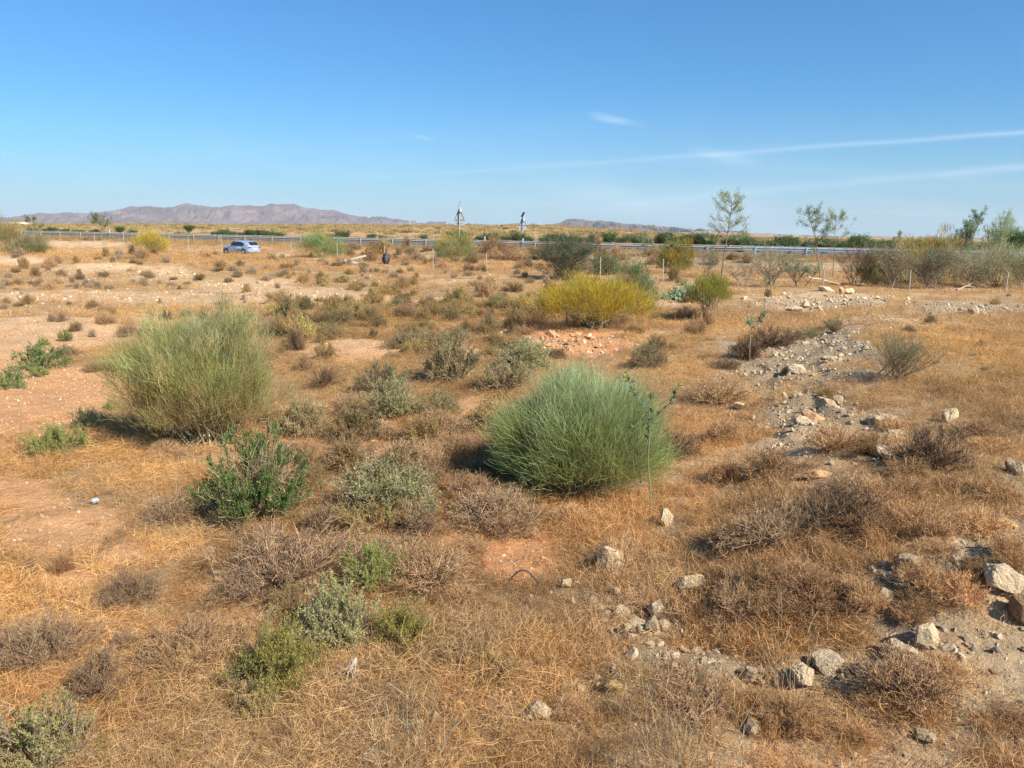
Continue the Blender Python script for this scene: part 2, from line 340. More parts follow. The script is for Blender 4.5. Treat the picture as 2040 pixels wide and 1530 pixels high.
# ground material
def groundmat():
    m, t = newmat('soil'); L = t.links.new
    o = t.nodes.new('ShaderNodeOutputMaterial'); p = t.nodes.new('ShaderNodeBsdfPrincipled'); p.inputs['Roughness'].default_value = .95; p.inputs['Specular IOR Level'].default_value = .1; L(p.outputs[0], o.inputs[0])
    a = t.nodes.new('ShaderNodeAttribute'); a.attribute_name = 'col'
    g = t.nodes.new('ShaderNodeNewGeometry')
    def noise(sc_, det=6, rgh=.6):
        n = t.nodes.new('ShaderNodeTexNoise'); n.inputs['Scale'].default_value = sc_; n.inputs['Detail'].default_value = det; n.inputs['Roughness'].default_value = rgh; L(g.outputs['Position'], n.inputs['Vector']); return n.outputs[0]
    def rng_(v, a0, a1, b0, b1):
        r = t.nodes.new('ShaderNodeMapRange'); r.inputs[1].default_value = a0; r.inputs[2].default_value = a1; r.inputs[3].default_value = b0; r.inputs[4].default_value = b1; L(v, r.inputs[0]); return r.outputs[0]
    def mul(a_, b_):
        n = t.nodes.new('ShaderNodeMath'); n.operation = 'MULTIPLY'; L(a_, n.inputs[0]); L(b_, n.inputs[1]); return n.outputs[0]
    n1 = noise(1.3); n2 = noise(14, 8, .7); n3 = noise(70, 4, .7)
    v = mul(mul(rng_(n1, .3, .7, .82, 1.15), rng_(n2, .3, .7, .72, 1.22)), rng_(n3, .3, .7, .8, 1.2))
    sc_ = t.nodes.new('ShaderNodeVectorMath'); sc_.operation = 'SCALE'; L(a.outputs['Color'], sc_.inputs[0]); L(v, sc_.inputs['Scale'])
    # small pale stones lying in the soil
    vo = t.nodes.new('ShaderNodeTexVoronoi'); vo.inputs['Scale'].default_value = 22; L(g.outputs['Position'], vo.inputs['Vector'])
    sepc = t.nodes.new('ShaderNodeSeparateColor'); L(vo.outputs['Color'], sepc.inputs[0])
    st = mul(rng_(vo.outputs['Distance'], .30, .18, 0, 1), rng_(sepc.outputs[0], .62, .66, 0, 1)); st = mul(st, rng_(n2, .4, .6, .3, 1))
    att = t.nodes.new('ShaderNodeAttribute'); att.attribute_name = 'stone'; st = mul(st, att.outputs['Fac'])
    mx_ = t.nodes.new('ShaderNodeMix'); mx_.data_type = 'RGBA'; L(st, mx_.inputs[0]); L(sc_.outputs[0], mx_.inputs[6]); mx_.inputs[7].default_value = (.56, .43, .29, 1)
    L(mx_.outputs[2], p.inputs['Base Color'])
    hsum = t.nodes.new('ShaderNodeMath'); hsum.operation = 'ADD'; L(rng_(n2, 0, 1, 0, 1), hsum.inputs[0])
    h2 = t.nodes.new('ShaderNodeMath'); h2.operation = 'MULTIPLY_ADD'; L(n3, h2.inputs[0]); h2.inputs[1].default_value = .35; L(mul(st, rng_(n1, 0, 1, .5, .5)), h2.inputs[2]); L(h2.outputs[0], hsum.inputs[1])
    b = t.nodes.new('ShaderNodeBump'); b.inputs['Strength'].default_value = .9; b.inputs['Distance'].default_value = .05; L(hsum.outputs[0], b.inputs['Height']); L(b.outputs[0], p.inputs['Normal'])
    return m
M_SOIL = groundmat()
# ------------------------------------------------------------------ ground sheet
def lerp(a, b, t): return a * (1 - t[..., None]) + b * t[..., None]
C_ORANGE = np.array([.63, .325, .145]); C_PALE = np.array([.61, .405, .235]); C_GREY = np.array([.41, .305, .19]); C_LIT = np.array([.40, .26, .135]); C_PLAIN = np.array([.43, .285, .13]); C_FAR = np.array([.36, .28, .19])
def build_ground():
    a1 = np.radians(np.linspace(-52, 52, 620)); a2 = np.radians(np.linspace(52, 308, 120)[1:-1])
    ang = np.concatenate([a1, a2]); r = [0.25]
    while r[-1] < 16000:
        q = r[-1]; r.append(q * (1.0115 if q < 90 else 1.03) + .004)
    r = np.array(r); A, R_ = np.meshgrid(ang, r)
    x = R_ * np.sin(A); y = R_ * np.cos(A); z = hfine(x, y)
    bare, grey, rub, px, py = zones(x, y, hraw(x, y))
    s = rail_s(x, y)
    left = 1 - sst(900, 1500, px + 0 * x); red = fbm(x / 3, y / 3, 71, 3)
    soil = lerp(np.broadcast_to(C_PALE, x.shape + (3,)), C_ORANGE, np.clip(sst(600, 760, py) * left * (.75 + .5 * (red - .3)), 0, 1))
    soil = np.where(((np.hypot(px - 1130, (py - 690) * 3) < 130) | (np.hypot(px - 1050, (py - 1115) * 1.5) < 90))[..., None], C_ORANGE * np.array([.95, .88, .88]), soil)
    c = lerp(np.broadcast_to(C_LIT, x.shape + (3,)), soil, bare)
    c = lerp(c, C_GREY, grey)
    plain = sst(27, 34, s)
    pc = lerp(np.broadcast_to(C_PLAIN, x.shape + (3,)), np.array([.50, .30, .17]), sst(.52, .66, fbm(x / 30 + 5, y / 9, 81, 4)) * (.25 + .75 * sst(80, 300, px)))
    c = lerp(c, pc, plain); c = lerp(c, C_FAR, sst(500, 2500, R_))
    # orange bank beyond the road on the right
    bankm = blobs(px, py, [(1250, 466, 120, 7, 1), (1350, 470, 60, 4, .7), (1750, 484, 150, 6, .8)], 0 * px) * plain; c = lerp(c, np.array([.52, .30, .17]), bankm)
    V = np.stack([x, y, z], -1).reshape(-1, 3); nr, na = x.shape
    i = np.arange(nr - 1)[:, None] * na; j = np.arange(na)[None]; j2 = (j + 1) % na
    f = np.stack([i + j, i + na + j, i + na + j2, i + j2], -1).reshape(-1, 4)[:, ::-1]
    ctr = len(V); V = np.vstack([V, [0, 0, float(hfine(0, 0))]])
    tri = np.stack([np.full(na, ctr), np.arange(na), (np.arange(na) + 1) % na], 1)[:, ::-1]
    me = meshdata('ground', V, [f, tri], M_SOIL, np.vstack([c.reshape(-1, 3), C_LIT]), True)
    st = me.attributes.new('stone', 'FLOAT', 'POINT'); sv = np.clip(.35 * bare + rub + .3 * grey + .15, 0, 1) * (1 - sst(40, 90, R_)); st.data.foreach_set('value', np.append(sv.ravel(), .3).astype(np.float32))
    tag(mobj('ground', me), kind='structure')
build_ground()
# ------------------------------------------------------------------ road
M_ASPH = simplemat('asphalt', (.11, .105, .10), .9, 0, .25, 3); M_PAINT = simplemat('road_paint', (.72, .72, .70), .7, 0, .1, 5)
def strip(s0, s1, t0, t1, z, n=60):
    t = np.linspace(t0, t1, n); P0 = RP[None] + RN[None] * s0 + RD[None] * t[:, None]; P1 = RP[None] + RN[None] * s1 + RD[None] * t[:, None]
    V = np.concatenate([np.c_[P0, np.full(n, z)], np.c_[P1, np.full(n, z)]]); k = np.arange(n - 1)
    return V, np.stack([k, k + n, k + 1 + n, k + 1], 1)
for nm, a, b in (('road', 1.0, 10.5), ('road', 15.5, 25.0)):
    V, f = strip(a, b, -260, 520, ROADZ + .03); tag(mobj(nm, meshdata(nm, V, f, M_ASPH)), kind='structure')
for a in (1.9, 9.3, 16.3, 24):
    V, f = strip(a, a + .15, -260, 520, ROADZ + .036); tag(mobj('road_marking', meshdata('road_marking', V, f, M_PAINT)), kind='structure')
# ------------------------------------------------------------------ far hills
def hillmat(name, c1, c2):
    m, t = newmat(name); L = t.links.new
    o = t.nodes.new('ShaderNodeOutputMaterial'); p = t.nodes.new('ShaderNodeBsdfPrincipled'); p.inputs['Roughness'].default_value = 1; p.inputs['Specular IOR Level'].default_value = 0; L(p.outputs[0], o.inputs[0])
    g = t.nodes.new('ShaderNodeNewGeometry'); n = t.nodes.new('ShaderNodeTexNoise'); n.inputs['Scale'].default_value = .0022; n.inputs['Detail'].default_value = 9; n.inputs['Roughness'].default_value = .65; L(g.outputs['Position'], n.inputs['Vector'])
    r = t.nodes.new('ShaderNodeValToRGB'); r.color_ramp.elements[0].position = .40; r.color_ramp.elements[0].color = (*c1, 1); r.color_ramp.elements[1].position = .62; r.color_ramp.elements[1].color = (*c2, 1); L(n.outputs[0], r.inputs[0]); L(r.outputs[0], p.inputs['Base Color'])
    return m
def hills(name, prof, dist, depth, mat, seed, amp, nseg):
    pr = np.array(prof, float)
    X = []; H = []
    for px, py in pr:
        d = ray(px, py); X.append(math.atan2(d[0], d[1])); H.append(d[2] / math.hypot(d[0], d[1]))
    X = np.array(X); H = np.array(H)
    th = np.linspace(X[0], X[-1], nseg); hh = np.interp(th, X, H) + ((fbm(th * 140, th * 0, seed, 4) - .5) * .0022 + (fbm(th * 500, th * 0, seed + 1, 2) - .5) * .0006) * np.clip(np.minimum(th - X[0], X[-1] - th) / .02, 0, 1)
    k = np.linspace(0, 1, 90); T, Kk = np.meshgrid(th, k); Hr = np.interp(T, th, hh) * dist + EYE[2]
    rr = dist - depth * (1 - Kk / .62)
    shp = np.where(Kk < .62, (Kk / .62), 1 - (Kk - .62) / .38); shp = np.clip(shp, 0, 1) ** 1.25
    x = rr * np.sin(T); y = rr * np.cos(T)
    gull = 1 - np.abs(2 * fbm(x / (dist * .022), y / (dist * .06), seed, 6) - 1)
    wgt = shp * (1 - shp) * 4
    z = Hr * shp + amp * wgt * (gull - .72) * 1.6
    ed = np.clip((T - X[0]) / .01, 0, 1) * np.clip((X[-1] - T) / .01, 0, 1)
    z = np.where(Kk == 0, -6, z * ed - 4 * (1 - ed))
    V = np.stack([x, y, z], -1).reshape(-1, 3); n = nseg; i = (np.arange(89) * n)[:, None]; j = np.arange(n - 1)[None]
    f = np.stack([i + j, i + j + 1, i + n + j + 1, i + n + j], -1).reshape(-1, 4)
    tag(mobj(name, meshdata(name, V, f, mat, None, True)), kind='structure')
H1 = hillmat('hill_rock', (.11, .08, .08), (.21, .155, .15)); H2 = hillmat('hill_dark', (.11, .085, .08), (.18, .135, .12)); H3 = hillmat('hill_sand', (.30, .20, .14), (.40, .29, .19))
hills('hills', [(-400, 440), (-100, 444), (20, 445), (45, 436), (75, 430), (110, 429), (140, 426), (165, 427), (195, 426), (215, 424), (240, 417), (262, 412), (290, 411), (310, 414), (340, 413), (355, 408), (372, 405), (390, 407), (410, 412), (430, 413), (466, 409), (497, 409), (510, 412), (522, 411), (538, 406), (563, 407), (576, 405), (589, 407), (609, 414), (627, 414), (642, 418), (665, 419), (683, 424), (701, 431), (721, 433), (739, 434), (760, 432), (777, 435), (798, 441), (818, 444), (836, 447), (870, 445), (885, 446), (905, 450), (950, 452), (980, 456)], 13000, 2600, H1, 101, 180, 1400)
hills('hills', [(880, 460), (905, 451), (960, 452), (1010, 452), (1038, 447), (1077, 448), (1102, 450), (1118, 445), (1128, 438), (1135, 436), (1163, 437), (1168, 439), (1222, 441), (1242, 446), (1265, 447), (1293, 452), (1332, 456), (1344, 455), (1380, 460), (1440, 466), (1500, 470)], 11000, 2000, H2, 131, 130, 900)
hills('hills', [(1290, 470), (1340, 466), (1375, 463), (1392, 462), (1414, 460), (1445, 464), (1481, 465), (1507, 466), (1535, 465), (1560, 469), (1619, 473), (1694, 474), (1800, 474), (1900, 476), (2040, 477), (2300, 481)], 6500, 1500, H3, 161, 30, 500)
# ------------------------------------------------------------------ haze
hz = bpy.data.meshes.new('haze'); a, b = 16500, 16500
vs = [(x, y, z) for x in (-a, a) for y in (-a, b) for z in (-12, 520)]
hz.from_pydata(vs, [], [(0, 1, 3, 2), (4, 6, 7, 5), (0, 4, 5, 1), (2, 3, 7, 6), (0, 2, 6, 4), (1, 5, 7, 3)]); hz.update()
m, t = newmat('air_haze'); o_ = t.nodes.new('ShaderNodeOutputMaterial'); pv = t.nodes.new('ShaderNodeVolumePrincipled')
pv.inputs['Color'].default_value = (.90, .95, 1.0, 1); pv.inputs['Density'].default_value = 3.4e-5; pv.inputs['Anisotropy'].default_value = 0; t.links.new(pv.outputs[0], o_.inputs['Volume']); hz.materials.append(m)
tag(mobj('haze', hz), kind='stuff')
# ================================================================== PLANTS
STRAW = [(.61, .38, .165), (.50, .30, .13), (.72, .49, .25), (.34, .19, .085), (.34, .24, .15)]
def tuft(kind, n, seed):
    g = Geo()
    if kind == 'twiggy':          # stiff, tangled dry annuals with forks
        S = np.c_[rng.normal(size=(n, 2)) * .07, np.full(n, -.02)]
        D = norm(np.c_[rng.normal(size=(n, 2)) * .7, rng.uniform(.35, 1, n)])
        L = rng.uniform(.07, .18, n); P = grow(S, D, L, 4, .85, -.1)
        W = np.linspace(1, .5, 4)[None] * rng.uniform(.0019, .0031, n)[:, None]
        c = pick(STRAW, n, [.28, .26, .20, .14, .12], .22); ribbons(g, P, W, c)
        m = int(n * 1.7); i = rng.integers(0, n, m); p, d = along(P, i, rng.uniform(.3, .95, m))
        D = norm(d + rng.normal(size=(m, 3)) * .75 + np.array([0, 0, .15])); Q = grow(p, D, rng.uniform(.03, .10, m), 3, .6)
        ribbons(g, Q, np.linspace(1, .6, 3)[None] * rng.uniform(.0016, .0028, m)[:, None], c[i] * rng.uniform(.8, 1.25, (m, 1)))
    elif kind == 'mat':           # flattened wavy straw, mostly lying
        a = rng.normal(0, .9, n); S = np.c_[rng.uniform(-.16, .16, (n, 2)), rng.uniform(.0, .07, n)]
        D = norm(np.c_[np.cos(a), np.sin(a), rng.normal(.12, .22, n)]); L = rng.uniform(.07, .24, n)
        P = grow(S, D, L, 5, .95, -.15); P[..., 2] = np.maximum(P[..., 2], .003)
        ribbons(g, P, np.linspace(1, .4, 5)[None] * rng.uniform(.0019, .0032, n)[:, None], pick(STRAW, n, [.32, .26, .22, .08, .12], .22))
    elif kind == 'bunch':         # upright fine bunch
        S = np.c_[rng.normal(size=(n, 2)) * .035, np.full(n, -.02)]
        D = norm(np.c_[rng.normal(size=(n, 2)) * .38, np.ones(n)]); L = rng.uniform(.09, .25, n)
        P = grow(S, D, L, 5, .55, -.35)
        ribbons(g, P, np.linspace(1, .35, 5)[None] * rng.uniform(.0022, .0034, n)[:, None], pick(STRAW, n, [.36, .24, .28, .06, .06], .15))
    elif kind == 'stalk':         # a few long bent stems
        S = np.c_[rng.normal(size=(n, 2)) * .05, np.full(n, -.02)]
        D = norm(np.c_[rng.normal(size=(n, 2)) * .40, np.ones(n)]); L = rng.uniform(.22, .45, n)
        P = grow(S, D, L, 6, .5, -.25); c = pick([(.46, .33, .18), (.55, .42, .25), (.34, .25, .16)], n)
        ribbons(g, P, np.linspace(1, .4, 6)[None] * rng.uniform(.0024, .0038, n)[:, None], c)
        m = n * 5; i = rng.integers(0, n, m); p, d = along(P, i, rng.uniform(.45, 1, m)); Q = grow(p, norm(d + rng.normal(size=(m, 3)) * .6), rng.uniform(.03, .08, m), 3, .5)
        ribbons(g, Q, np.full((m, 3), .002), c[i])
    elif kind == 'far':           # coarse tuft for the distance
        S = np.c_[rng.normal(size=(n, 2)) * .10, np.full(n, -.02)]
        D = norm(np.c_[rng.normal(size=(n, 2)) * .55, np.ones(n)]); P = grow(S, D, rng.uniform(.10, .30, n), 4, .5, -.2)
        ribbons(g, P, np.linspace(1, .4, 4)[None] * rng.uniform(.005, .009, n)[:, None], pick(STRAW, n, [.35, .28, .22, .08, .07], .15))
    return g.mesh('straw_' + kind + str(seed), M_STRAW)
def protocol(name, meshes):
    c = bpy.data.collections.new(name)
    for i, me in enumerate(meshes): c.objects.link(bpy.data.objects.new('%s_%02d' % (name, i), me))
    return c
def instancer(name, P, rot, scl, tint, idx, coll):
    n = len(P); me = bpy.data.meshes.new(name); me.vertices.add(n); me.vertices.foreach_set('co', np.asarray(P, np.float32).ravel())
    a = me.attributes.new('rot', 'FLOAT_VECTOR', 'POINT'); a.data.foreach_set('vector', np.asarray(rot, np.float32).ravel())
    a = me.attributes.new('scl', 'FLOAT_VECTOR', 'POINT'); a.data.foreach_set('vector', np.asarray(scl, np.float32).ravel())
    a = me.attributes.new('idx', 'INT', 'POINT'); a.data.foreach_set('value', np.asarray(idx, np.int32))
    a = me.attributes.new('tint', 'FLOAT_COLOR', 'POINT'); t4 = np.ones((n, 4), np.float32); t4[:, :3] = tint; a.data.foreach_set('color', t4.ravel())
    o = mobj(name, me); tr = bpy.data.node_groups.new(name + '_scatter', 'GeometryNodeTree')
    tr.interface.new_socket('Geometry', in_out='INPUT', socket_type='NodeSocketGeometry'); tr.interface.new_socket('Geometry', in_out='OUTPUT', socket_type='NodeSocketGeometry')
    gi = tr.nodes.new('NodeGroupInput'); go = tr.nodes.new('NodeGroupOutput'); ip = tr.nodes.new('GeometryNodeInstanceOnPoints'); ci = tr.nodes.new('GeometryNodeCollectionInfo')
    ci.inputs['Collection'].default_value = coll; ci.inputs['Separate Children'].default_value = True; ci.inputs['Reset Children'].default_value = True
    def na(nm, ty):
        x = tr.nodes.new('GeometryNodeInputNamedAttribute'); x.data_type = ty; x.inputs['Name'].default_value = nm; return x.outputs['Attribute']
    L = tr.links.new; L(gi.outputs[0], ip.inputs['Points']); L(ci.outputs[0], ip.inputs['Instance']); ip.inputs['Pick Instance'].default_value = True
    L(na('idx', 'INT'), ip.inputs['Instance Index']); L(na('scl', 'FLOAT_VECTOR'), ip.inputs['Scale'])
    er = tr.nodes.new('FunctionNodeEulerToRotation'); L(na('rot', 'FLOAT_VECTOR'), er.inputs[0]); L(er.outputs[0], ip.inputs['Rotation']); L(ip.outputs[0], go.inputs[0])
    md = o.modifiers.new('scatter', 'NODES'); md.node_group = tr
    return o
def radial_points(n, r0_, r1, halfdeg, pw):
    """points whose density falls off with distance (pdf of r ~ r^pw)"""
    u_ = rng.uniform(0, 1, n); r = (r0_ ** (pw + 1) + u_ * (r1 ** (pw + 1) - r0_ ** (pw + 1))) ** (1 / (pw + 1))
    a = np.radians(rng.uniform(-halfdeg, halfdeg, n)); return r * np.sin(a), r * np.cos(a)
# ground tint of straw by place
def straw_tint(x, y, px, py):
    n = len(x); base = np.ones((n, 3))
    gold = np.array([1.14, 1.03, .84]); brown = np.array([.76, .64, .56]); rust = np.array([1.0, .86, .70]); yel = np.array([1.12, 1.05, .84])
    def wmix(c, m): nonlocal base; base = base * (1 - m[:, None]) + base * c * m[:, None] if False else base * (1 - m[:, None]) + c * m[:, None]
    z_ = lambda L: blobs(px, py, L, (fbm(x, y, 91, 3) - .5) * .8)
    wmix(gold, z_([(120, 1100, 340, 400, .9), (60, 900, 200, 120, .8)]))
    wmix(brown, z_([(860, 980, 420, 200, .85), (560, 1170, 260, 150, .8), (1600, 1010, 330, 120, .6), (1700, 1420, 250, 110, .6), (100, 1380, 220, 110, .5), (980, 1130, 260, 120, .6), (1000, 640, 420, 60, .6), (700, 530, 500, 22, .4)]))
    wmix(rust, z_([(1250, 1000, 220, 130, .7), (1700, 1150, 330, 160, .8), (1620, 1420, 300, 200, .7), (1100, 1400, 300, 180, .55), (1420, 900, 200, 110, .7)]))
    wmix(yel, z_([(1850, 720, 260, 70, 1), (1700, 590, 200, 20, .8), (300, 600, 300, 30, .8), (600, 520, 700, 20, .6), (1400, 700, 200, 60, .6), (1900, 800, 200, 60, .8)]))
    wmix(np.array([.78, .74, .64]), z_([(820, 640, 380, 90, .9), (760, 760, 300, 70, .7), (600, 520, 500, 20, .5)]))
    v = fbm(x / .9, y / .9, 95, 3); v2 = fbm(x / 3.5, y / 3.5, 96, 3)
    base *= (.72 + .56 * v)[:, None] * (.85 + .3 * v2)[:, None]
    # greyed, weathered patches
    gm = sst(.52, .68, fbm(x / 1.2, y / 1.2, 97, 3))[:, None] * .6; base = base * (1 - gm) + base.mean(1, keepdims=True) * np.array([.84, .80, .84]) * gm
    return np.clip(base * rng.uniform(.82, 1.18, (n, 1)), .2, 1.6)
CLEAR = []     # x, y, radius kept free of straw
def build_straw():
    pr = [tuft('twiggy', 56, i) for i in range(4)] + [tuft('mat', 70, i) for i in range(3)] + [tuft('bunch', 60, i) for i in range(3)] + [tuft('stalk', 9, 0), tuft('stalk', 6, 1)]
    coll = protocol('straw_tuft', pr)
    x, y = radial_points(int(62000 * DENS), 1.9, 26, 47, .30)
    z = hfine(x, y); bare, grey, rub, px, py = zones(x, y)
    keep = rng.uniform(0, 1, len(x)) > np.clip(bare * .97 + grey * .90 + rub * .62, 0, .985)
    keep &= ~((px > 1330) & (py > 790) & (rng.uniform(0, 1, len(x)) < grey * .4))
    patch = fbm(x / .8, y / .8, 98, 3); keep &= rng.uniform(0, 1, len(x)) < .42 + 1.2 * (patch - .15)
    for (cx, cy_, r) in CLEAR: keep &= (np.hypot(x - cx, y - cy_) > r * .8)
    x, y, z, px, py = (q[keep] for q in (x, y, z, px, py)); n = len(x)
    rt_ = sst(900, 1300, px); u_ = rng.uniform(0, 1, n)
    idx = np.where(u_ < .46 + .30 * rt_, rng.integers(0, 4, n), np.where(u_ < .88, rng.integers(4, 7, n), np.where(u_ < .993, rng.integers(7, 10, n), rng.integers(10, 12, n))))
    r = np.hypot(x, y)
    sc_ = rng.uniform(.5, 1.0, n) * (.65 + .7 * patch[keep]) * (1 + .35 * sst(10, 26, r)); sc_ *= np.where(idx >= 10, 1.0, np.where(idx < 4, 1 - .18 * sst(8, 14, r), 1))
    ang = fbm(x / 1.5, y / 1.5, 99, 2) * 9 + rng.normal(0, .9, n)
    rot = np.c_[rng.normal(0, .12, n), rng.normal(0, .12, n), ang]
    zs = np.where((idx >= 4) & (idx < 7), 1, .85) 
    tag(instancer('dry_grass', np.c_[x, y, z], rot, np.c_[sc_, sc_, sc_ * zs], straw_tint(x, y, px, py), idx, coll), 'dry straw-coloured grass and weed litter covering the field', kind='stuff')
    # middle and far distance
    coll2 = protocol('coarse_tuft', [tuft('far', 46, i) for i in range(4)])
    x, y = radial_points(int(34000 * DENS), 21, 100, 44, .55)
    s = rail_s(x, y); bare, grey, rub, px, py = zones(x, y)
    keep = (s < -1.0) & (rng.uniform(0, 1, len(x)) > np.clip(bare * .95 + grey * .8 + rub * .4, 0, .98)) & (rng.uniform(0, 1, len(x)) < .35 + 1.2 * (fbm(x / 1.6, y / 1.6, 92, 3) - .2))
    x, y, px, py = (q[keep] for q in (x, y, px, py)); n = len(x); z = hfine(x, y)
    sc_ = rng.uniform(.55, 1.15, n) * (.95 + .6 * sst(30, 80, np.hypot(x, y)))
    tag(instancer('dry_grass', np.c_[x, y, z], np.c_[rng.normal(0, .1, (n, 2)), rng.uniform(0, 6.28, n)], np.c_[sc_, sc_, sc_ * .85], straw_tint(x, y, px, py) * np.array([1.06, 1.0, .92]), rng.integers(0, 4, n), coll2), 'dry yellow grass of the middle distance up to the road bank', kind='stuff')
    # weeds crowding the foot of the guard rail
    n = 5200; tt = rng.uniform(-70, 125, n); ss = rng.uniform(-3.5, .7, n); P_ = RP[None] + RN * ss[:, None] + RD * tt[:, None]; x, y = P_[:, 0], P_[:, 1]; px, py = proj(x, y, np.full(n, .8))
    sc_ = rng.uniform(.6, 1.5, n) * (.6 + .9 * fbm(x / 2, y / 2, 88, 3)) * np.where(ss > -1, 1.35, 1)
    tt_ = straw_tint(x, y, px, py) * np.array([.86, .82, .80]); gm_ = rng.uniform(0, 1, n) < .3; tt_[gm_] *= np.array([.62, .85, .75])
    tag(instancer('roadside_weeds', np.c_[x, y, hfine(x, y)], np.c_[rng.normal(0, .1, (n, 2)), rng.uniform(0, 6.28, n)], np.c_[sc_, sc_, sc_ * 1.1], tt_, rng.integers(0, 4, n), coll2), 'brown and green weeds growing along the foot of the guard rail', kind='stuff')
    # plain beyond the road
    g = []
    for i in range(3):
        q = Geo(); m_ = 120; S = np.c_[rng.normal(size=(m_, 2)) * .35, np.full(m_, -.02)]; D = norm(np.c_[rng.normal(size=(m_, 2)) * .7, np.ones(m_)]); P = grow(S, D, rng.uniform(.2, .6, m_), 3, .4)
        ribbons(q, P, np.linspace(1, .5, 3)[None] * rng.uniform(.03, .05, m_)[:, None], pick([(.46, .325, .13), (.53, .38, .18), (.34, .27, .12)], m_)); g.append(q.mesh('plain_tuft' + str(i), M_STRAW))
    coll3 = protocol('plain_tuft', g)
    x, y = radial_points(16000, 88, 420, 40, .8); s = rail_s(x, y); keep = (s > 28) & (rng.uniform(0, 1, len(x)) < .3 + 1.4 * (fbm(x / 12, y / 6, 93, 3) - .3)); x, y = x[keep], y[keep]; n = len(x)
    sc_ = rng.uniform(.6, 1.3, n); tt = np.where(rng.uniform(0, 1, (n, 1)) < .09, np.array([[.35, .40, .40]]), np.array([[1, 1, 1]])) * rng.uniform(.8, 1.15, (n, 1))
    tag(instancer('dry_grass', np.c_[x, y, hfine(x, y)], np.c_[np.zeros((n, 2)), rng.uniform(0, 6.28, n)], np.c_[sc_ * 1.2, sc_ * 1.2, sc_], tt, rng.integers(0, 3, n), coll3), 'yellow dry grassland of the plain beyond the highway', kind='stuff')
# ------------------------------------------------------------------ rocks
def icos(sub):
    import bmesh
    b = bmesh.new(); bmesh.ops.create_icosphere(b, subdivisions=sub, radius=1); V = np.array([v.co[:] for v in b.verts]); Fc = np.array([[v.index for v in f.verts] for f in b.faces]); b.free(); return V, Fc
def rockmesh(seed, sub=4, cuts=9, rough=.10, flat=.75):
    r = np.random.default_rng(seed); V, Fc = icos(sub)
    for _ in range(cuts + 5):
        n = r.normal(size=3); n /= np.linalg.norm(n); d = r.uniform(.50, .84); h = V @ n - d; V = V - np.where(h > 0, h, 0)[:, None] * n[None] * .97
    s = r.uniform(0, 90)
    nz = fbm(V[:, 0] * 2.2 + s, V[:, 1] * 2.2 + V[:, 2] * 1.9, seed, 5) - .5; nz2 = fbm(V[:, 0] * 7 + V[:, 2] * 5 + s, V[:, 1] * 7, seed + 3, 3) - .5
    V = V * (1 + nz * rough * 2.4 + nz2 * rough * 1.1)[:, None]; V[:, 2] *= flat
    V[:, 2] -= V[:, 2].min() * .72 + 0.0
    c = np.array([.68, .515, .325]) * (1 + (fbm(V[:, 0] * 3, V[:, 1] * 3 + V[:, 2] * 2, seed + 9, 3) - .5) * .5)[:, None]
    dirt = sst(.60, .75, fbm(V[:, 0] * 2 + 4, V[:, 1] * 2 - V[:, 2], seed + 5, 3))[:, None] * .7; c = c * (1 - dirt) + np.array([.44, .28, .16]) * dirt
    return meshdata('rock_mesh%d' % seed, V, Fc, M_ROCK, c, False)
def rockmat():
    m, t = newmat('limestone'); L = t.links.new
    o = t.nodes.new('ShaderNodeOutputMaterial'); p = t.nodes.new('ShaderNodeBsdfPrincipled'); p.inputs['Roughness'].default_value = .95; p.inputs['Specular IOR Level'].default_value = .15; L(p.outputs[0], o.inputs[0])
    a = t.nodes.new('ShaderNodeAttribute'); a.attribute_name = 'col'; oi = t.nodes.new('ShaderNodeObjectInfo'); tcn = t.nodes.new('ShaderNodeTexCoord')
    n = t.nodes.new('ShaderNodeTexNoise'); n.inputs['Scale'].default_value = 5; n.inputs['Detail'].default_value = 8; n.inputs['Roughness'].default_value = .7; L(tcn.outputs['Object'], n.inputs['Vector'])
    mr = t.nodes.new('ShaderNodeMapRange'); mr.inputs[1].default_value = .25; mr.inputs[2].default_value = .75; mr.inputs[3].default_value = .6; mr.inputs[4].default_value = 1.35; L(n.outputs[0], mr.inputs[0])
    s = t.nodes.new('ShaderNodeVectorMath'); s.operation = 'SCALE'; L(a.outputs['Color'], s.inputs[0]); L(mr.outputs[0], s.inputs['Scale'])
    mm = t.nodes.new('ShaderNodeMix'); mm.data_type = 'RGBA'; mm.blend_type = 'MULTIPLY'; mm.inputs[0].default_value = 1; L(s.outputs[0], mm.inputs[6]); L(oi.outputs['Color'], mm.inputs[7])
    b = t.nodes.new('ShaderNodeAttribute'); b.attribute_type = 'INSTANCER'; b.attribute_name = 'tint'
    L(mm.outputs[2], p.inputs['Base Color']); bp = t.nodes.new('ShaderNodeBump'); bp.inputs['Strength'].default_value = .8; bp.inputs['Distance'].default_value = .06; L(n.outputs[0], bp.inputs['Height']); L(bp.outputs[0], p.inputs['Normal'])
    return m
M_ROCK = rockmat()
